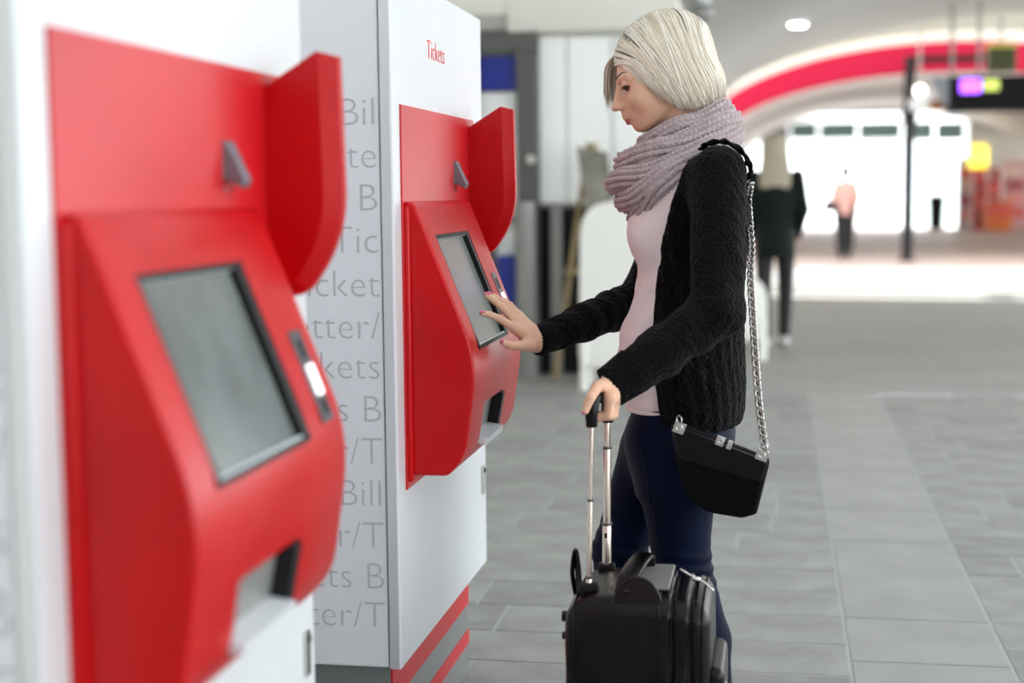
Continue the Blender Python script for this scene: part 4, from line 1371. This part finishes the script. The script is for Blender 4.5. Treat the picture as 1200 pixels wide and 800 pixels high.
# white A-boards and the wooden easel in front of the facade
def a_board(px0, px1, ytop, yfoot, Y, label):
    a = at(px0, yfoot, Y); b = at(px1, yfoot, Y); tz = at(px0, ytop, Y)[2]
    x0, x1 = a[0], b[0]
    t = thing('pavement_sign', ((x0 + x1) / 2, Y, 0), label, 'sign', 'white rounded floor signs')
    sk = .16
    for sg, nm in ((-1, 'board'), (1, 'board')):
        poly = arc_pts([(x0, .20), (x1, .20), (x1, tz), (x0, tz)], [.03, .03, .22, .22], 8)
        v, f = prism(poly, 1, -.012, .012, .004, 1)
        v = v.copy(); v[:, 1] = Y + sg * (v[:, 1] * 1 + .02 + sk * (1 - v[:, 2] / tz))
        mobj(nm, fixn((v, f)), M['white_board'], t, smooth=True, angle=40)
        for x in (x0 + .035, x1 - .035):
            mobj('leg', tube([(x, Y + sg * (.02 + sk), 0), (x, Y + sg * (.02 + sk * (1 - .3 / tz)), .30)], .03, 8), M['white_board'], t, smooth=True, angle=40)
        mobj('rung', tube([(x0 + .03, Y + sg * (.02 + sk * .93), .17), (x1 - .03, Y + sg * (.02 + sk * .93), .17)], .025, 8), M['white_board'], t, smooth=True, angle=40)
    mobj('hinge', tube([(x0 + .25, Y, tz - .005), (x1 - .25, Y, tz - .005)], .03, 10), M['steel_grey'], t, smooth=True, angle=40)
    return t
a_board(682, 765, 236, 447, 9.75, 'white floor sign with rounded top seen between the woman\'s arms')
a_board(820, 899, 322, 410, 11.6, 'low white floor sign beside the legs of the dark-coated woman')
es = thing('easel', at(675, 438, 10.25) * np.array([1, 1, 0]), 'pale wooden easel holding a grey board behind the white floor sign', 'easel')
e0 = at(650, 437, 10.15); e1 = at(690, 168, 10.25); e2 = at(728, 437, 10.15)
e0[2] = 0; e2[2] = 0
for a, b in ((e0, e1), (e2, e1 + np.array([.04, 0, 0]))):
    mobj('leg', tube([a, b], .035, 4, flat=.6), M['wood'], es)
mobj('rear_leg', tube([(e1[0] + .02, 10.42, 0), (e1[0] + .02, 10.27, e1[2] - .1)], .02, 6), M['wood'], es)
mobj('ledge', box((e0[0] + .08, 10.10, .72), (e2[0] - .06, 10.22, .76)), M['wood'], es)
ebd = [at(676, 172, 10.16)[[0, 2]], at(712, 178, 10.16)[[0, 2]], at(722, 262, 10.16)[[0, 2]], at(690, 262, 10.16)[[0, 2]]]
mobj('board', prism([tuple(q) for q in ebd], 1, 10.13, 10.16), mat('grey_brown_poster', (.30, .28, .23), .6, noise=(6, .5)), es)

# ceiling downlights and a dome camera on the near vault
def zvault(x): return float(np.interp(x, [p[0] for p in near_prof], [p[1] for p in near_prof]))
def downlight(px, py, label):
    Y = 9.0
    for _ in range(40):
        q = at(px, py, Y); Y += (zvault(q[0]) - q[2]) * 3
        Y = min(max(Y, 4), 17.3)
    q = at(px, py, Y); z = zvault(q[0])
    t = thing('ceiling_light', (q[0], Y, z), label, 'light')
    mobj('rim', tube([(q[0], Y, z - .035), (q[0], Y, z + .05)], .11, 24), M['white_metal'], t, smooth=True, angle=40)
    mobj('lens', disc((q[0], Y, z - .045), (0, 0, 1), .085, .012), mat('lit_lens', (1, 1, 1), .4, emit=((1, .98, .94), 14)), t, smooth=True, angle=40)
downlight(935, 25, 'round lit downlight set in the grey vault')
q = at(823, 14, 11.0); z = zvault(q[0])
dc = thing('dome_camera', (q[0], 11.0, q[2] - .05), 'grey dome camera hanging under the vault above the blonde woman', 'camera')
mobj('mount', tube([(q[0], 11, q[2]), (q[0], 11, z + .05)], .06, 16), M['white_metal'], dc, smooth=True, angle=40)
mobj('dome', sdf_mesh(lambda p: ell(p, q, (.085, .085, .075)), q - .11, q + .11, .012), M['steel_grey'], dc, smooth=True)

# pole with its arm, hanging departure boards
base = at(1063, 305, 27.5)
pl = thing('mast', (base[0], 27.5, 0), 'tall black mast with a side arm standing on the far brown floor', 'pole')
tz = at(1066, 66, 27.5)[2]
mobj('shaft', tube([(base[0], 27.5, 0), (base[0], 27.5, tz)], .10, 14), M['black'], pl, smooth=True, angle=40)
mobj('arm', box((base[0] - .05, 27.45, tz - .12), (base[0] + 1.6, 27.55, tz)), M['black'], pl)
jz = at(1064, 128, 27.5)[2]
mobj('joint', tube([(base[0], 27.5, jz - .25), (base[0], 27.5, jz + .1)], .13, 14), M['black'], pl, smooth=True, angle=40)
v, f = box((-.12, -.1, -.22), (.12, .1, .22), .02, 1)
ca, sa = math.cos(.6), math.sin(.6)
v = np.stack([v[:, 0] * ca + v[:, 2] * sa, v[:, 1], -v[:, 0] * sa + v[:, 2] * ca], 1) + np.array([base[0] + .16, 27.35, jz + .15])
v = v * 1.0
mobj('loudspeaker', (v, f), mat('pale_grey_case', (.5, .5, .52), .4), pl)
mobj('foot', disc((base[0], 27.5, 0), (0, 0, 1), .16, .03), M['black'], pl, smooth=True, angle=40)

def board(Y, x0, x1, y0, y1, dep, label, name='departure_board', m=None, rods=()):
    a = at(x0, y1, Y); b = at(x1, y0, Y)
    t = thing(name, ((a[0] + b[0]) / 2, Y, a[2]), label, 'sign')
    mobj('case', box((a[0], Y, a[2]), (b[0], Y + dep, b[2]), .015, 1), m or M['near_black'], t)
    for rx in rods:
        p = at(rx, y0, Y)
        mobj('hanger', tube([(p[0], Y + dep / 2, p[2] - .02), (p[0], Y + dep / 2, 4.2)], .022, 8), M['steel_grey'], t, smooth=True, angle=40)
    return t, a, b
bt, a, b = board(18.6, 1112, 1260, 86, 130, .5, 'wide black hanging board with purple and green lit fields', rods=(1118, 1150))
for (x0, x1, y0, y1, m) in ((1125, 1150, 92, 109, mat('purple_lit_field', (.2, .05, .6), .4, emit=((.32, .08, 1), 2.2))),
                            (1152, 1171, 93, 106, mat('green_lit_field', (.3, .4, .1), .4, emit=((.45, .55, .10), 1.0)))):
    c = at(x0, y1, 18.58); d = at(x1, y0, 18.58)
    mobj('lit_field', box((c[0], 18.575, c[2]), (d[0], 18.60, d[2]), .01, 1), m, bt)
mobj('end_plate', prism([(at(1090, 86, 18.6)[0], b[2]), (at(1112, 86, 18.6)[0], b[2]), (at(1117, 120, 18.6)[0], a[2] + .05), (at(1108, 120, 18.6)[0], a[2] + .05)], 1, 18.62, 19.05, .01, 1),
     mat('grey_end_plate', (.30, .31, .34), .4, metal=.5), bt)
mobj('orange_panel', box((at(1092, 128, 18.6)[0], 18.7, at(1092, 128, 18.6)[2]), (at(1128, 128, 18.6)[0], 18.85, at(1092, 117, 18.6)[2]), .01, 1), mat('orange_brown_panel', (.42, .16, .05), .5), bt)
b2, a, b = board(20.6, 1158, 1192, 55, 84, .3, 'small olive hanging board above the wide black one', m=mat('olive_board', (.05, .055, .012), .5), rods=(1175,))
mobj('top_rail', box((a[0], 20.58, b[2]), (b[0], 20.92, b[2] + .04), .008, 1), mat('lime_rail', (.45, .5, .04), .5), b2)
fl_ = at(1078, 106, 24.24)
sl = thing('spotlight', (fl_[0], 24.24, fl_[2] - .1), 'round glowing spotlight under the crimson arch beside the mast', 'light')
mobj('lens', disc(fl_, (0, -1, -.2), .075, .04), mat('warm_lit_lens', (1, .95, .85), .4, emit=((1, .93, .8), 3.5)), sl, smooth=True, angle=40)
mobj('housing', tube([fl_ + np.array([0, .02, 0]), fl_ + np.array([0, .22, .06])], [.095, .07], 20), M['steel_grey'], sl, smooth=True, angle=40)
mobj('hanger', tube([fl_ + np.array([0, .12, .05]), (fl_[0], 24.36, 3.9)], .02, 8), M['steel_grey'], sl)

# ------------------------------------------------------------------ the far exit and the shop beside it
EYF = 50.0
def far(x0, x1, y0, y1, Y=EYF, d=.3):
    a = at(x0, y1, Y); b = at(x1, y0, Y)
    return box((a[0], Y - d, max(0, a[2])), (b[0], Y, b[2]))
gf = mat('grey_exit_frame', (.35, .36, .36), .5)
w1 = struct('window_1', far(890, 1130, 136, 142), gf)
struct('wall_far', far(860, 1420, 60, 136, 50.2), M['white_vault'])
mobj('transom', far(890, 1130, 163, 168), gf, w1)
mobj('pier', far(890, 925, 142, 300), gf, w1)
for (a, b) in ((926, 958), (961, 1004), (1007, 1056), (1059, 1094), (1097, 1130)):
    mobj('transom_pane', far(a, b, 142.5, 163.5, d=.05), M['far_glass'], w1)
for x in (959, 1005.5, 1058, 1095.5, 1130):
    mobj('mullion', far(x - 1.3, x + 1.3, 142, 300, d=.2), M['steel_grey'], w1)
gl = mat('bluish_door_glass', (.75, .85, .88), .05, trans=1.0)
for (a, b) in ((1061, 1094), (1097, 1128)):
    mobj('door_pane', far(a, b, 168.5, 264, d=.04), gl, w1)
struct('wall_far_right', far(1131, 1420, 100, 300, 49.9), M['wall'])
def far_thing(name, label, cat, x0, x1, y0, y1, Y, d, m, bev=.03):
    a = at(x0, y1, Y); b = at(x1, y0, Y)
    t = thing(name, ((a[0] + b[0]) / 2, Y, max(0, a[2])), label, cat)
    mobj('case', box((a[0], Y, max(0, a[2])), (b[0], Y + d, b[2]), bev, 1), m, t)
    return t
dred = mat('red_shop_rack', (.50, .03, .02), .4); dor = mat('orange_crate', (.62, .14, .02), .5)
goods = [mat('goods_%d' % i, c, .5) for i, c in enumerate(((.65, .08, .06), (.7, .55, .5), (.35, .05, .05), (.75, .3, .25)))]
SY = 46.5
rk = far_thing('shop_rack', 'tall red shop rack under the yellow sign', 'rack', 1141, 1173, 197, 270, SY, .5, dred)
for i in range(4):
    for j in range(3):
        x = 1143 + j * 10; y_ = 200 + i * 16
        a = at(x, y_ + 12, SY); b = at(x + 8, y_, SY)
        mobj('shelf_goods', box((a[0], SY - .1, a[2]), (b[0], SY + .02, b[2]), .02, 1), goods[(i * 2 + j) % 4], rk)
oc = far_thing('display_bin', 'orange display bin standing before the red shop rack', 'bin', 1154, 1187, 236, 270.5, 45.6, .6, dor)
a = at(1156, 252, 45.6); b = at(1185, 240, 45.6)
mobj('bin_label', box((a[0], 45.55, a[2]), (b[0], 45.62, b[2])), goods[0], oc)
r2 = far_thing('shop_rack', 'pinkish shop rack at the right picture edge past the orange bin', 'rack', 1176, 1215, 188, 268, 47.4, .4, mat('pinkish_rack', (.55, .32, .32), .5))
for i in range(4):
    a = at(1178, 206 + i * 16, 47.4); b = at(1200, 196 + i * 16, 47.4)
    mobj('shelf_goods', box((a[0], 47.3, a[2]), (b[0], 47.42, b[2])), goods[(i + 1) % 4], r2)
ys = far_thing('shop_sign', 'glowing yellow square sign over the red shop rack', 'sign', 1136, 1158, 169, 197, 46.5, .3, mat('yellow_lit_sign', (.9, .72, .05), .4, emit=((1, .78, .06), .9)))
a = at(1139, 191, 46.5); b = at(1155, 175, 46.5)
mobj('sign_face', box((a[0], 46.46, a[2]), (b[0], 46.5, b[2])), mat('lit_yellow_face', (.95, .8, .1), .4, emit=((1, .85, .1), 1.2)), ys)
gs = far_thing('shop_stand', 'grey white shop stand left of the red rack', 'rack', 1122, 1139, 184, 270, 47.5, .4, mat('grey_white_stand', (.5, .5, .52), .5))
for i in range(4):
    a = at(1124, 208 + i * 16, 47.5); b = at(1137, 198 + i * 16, 47.5)
    mobj('shelf_goods', box((a[0], 47.4, a[2]), (b[0], 47.52, b[2])), goods[i % 4], gs)
lb = at(1097, 262, 49.0)
lbz = at(1097, 230, 49.0)[2]
bn = thing('litter_bin', (lb[0], 49.0, 0), 'dark litter bin before the far glass doors', 'bin')
mobj('bin_body', tube([(lb[0], 49, 0), (lb[0], 49, lbz)], [.22, .26], 16), M['near_black'], bn, smooth=True, angle=40)
mobj('bin_rim', tube([(lb[0], 49, lbz), (lb[0], 49, lbz + .06)], .27, 16), M['steel_grey'], bn, smooth=True, angle=40)
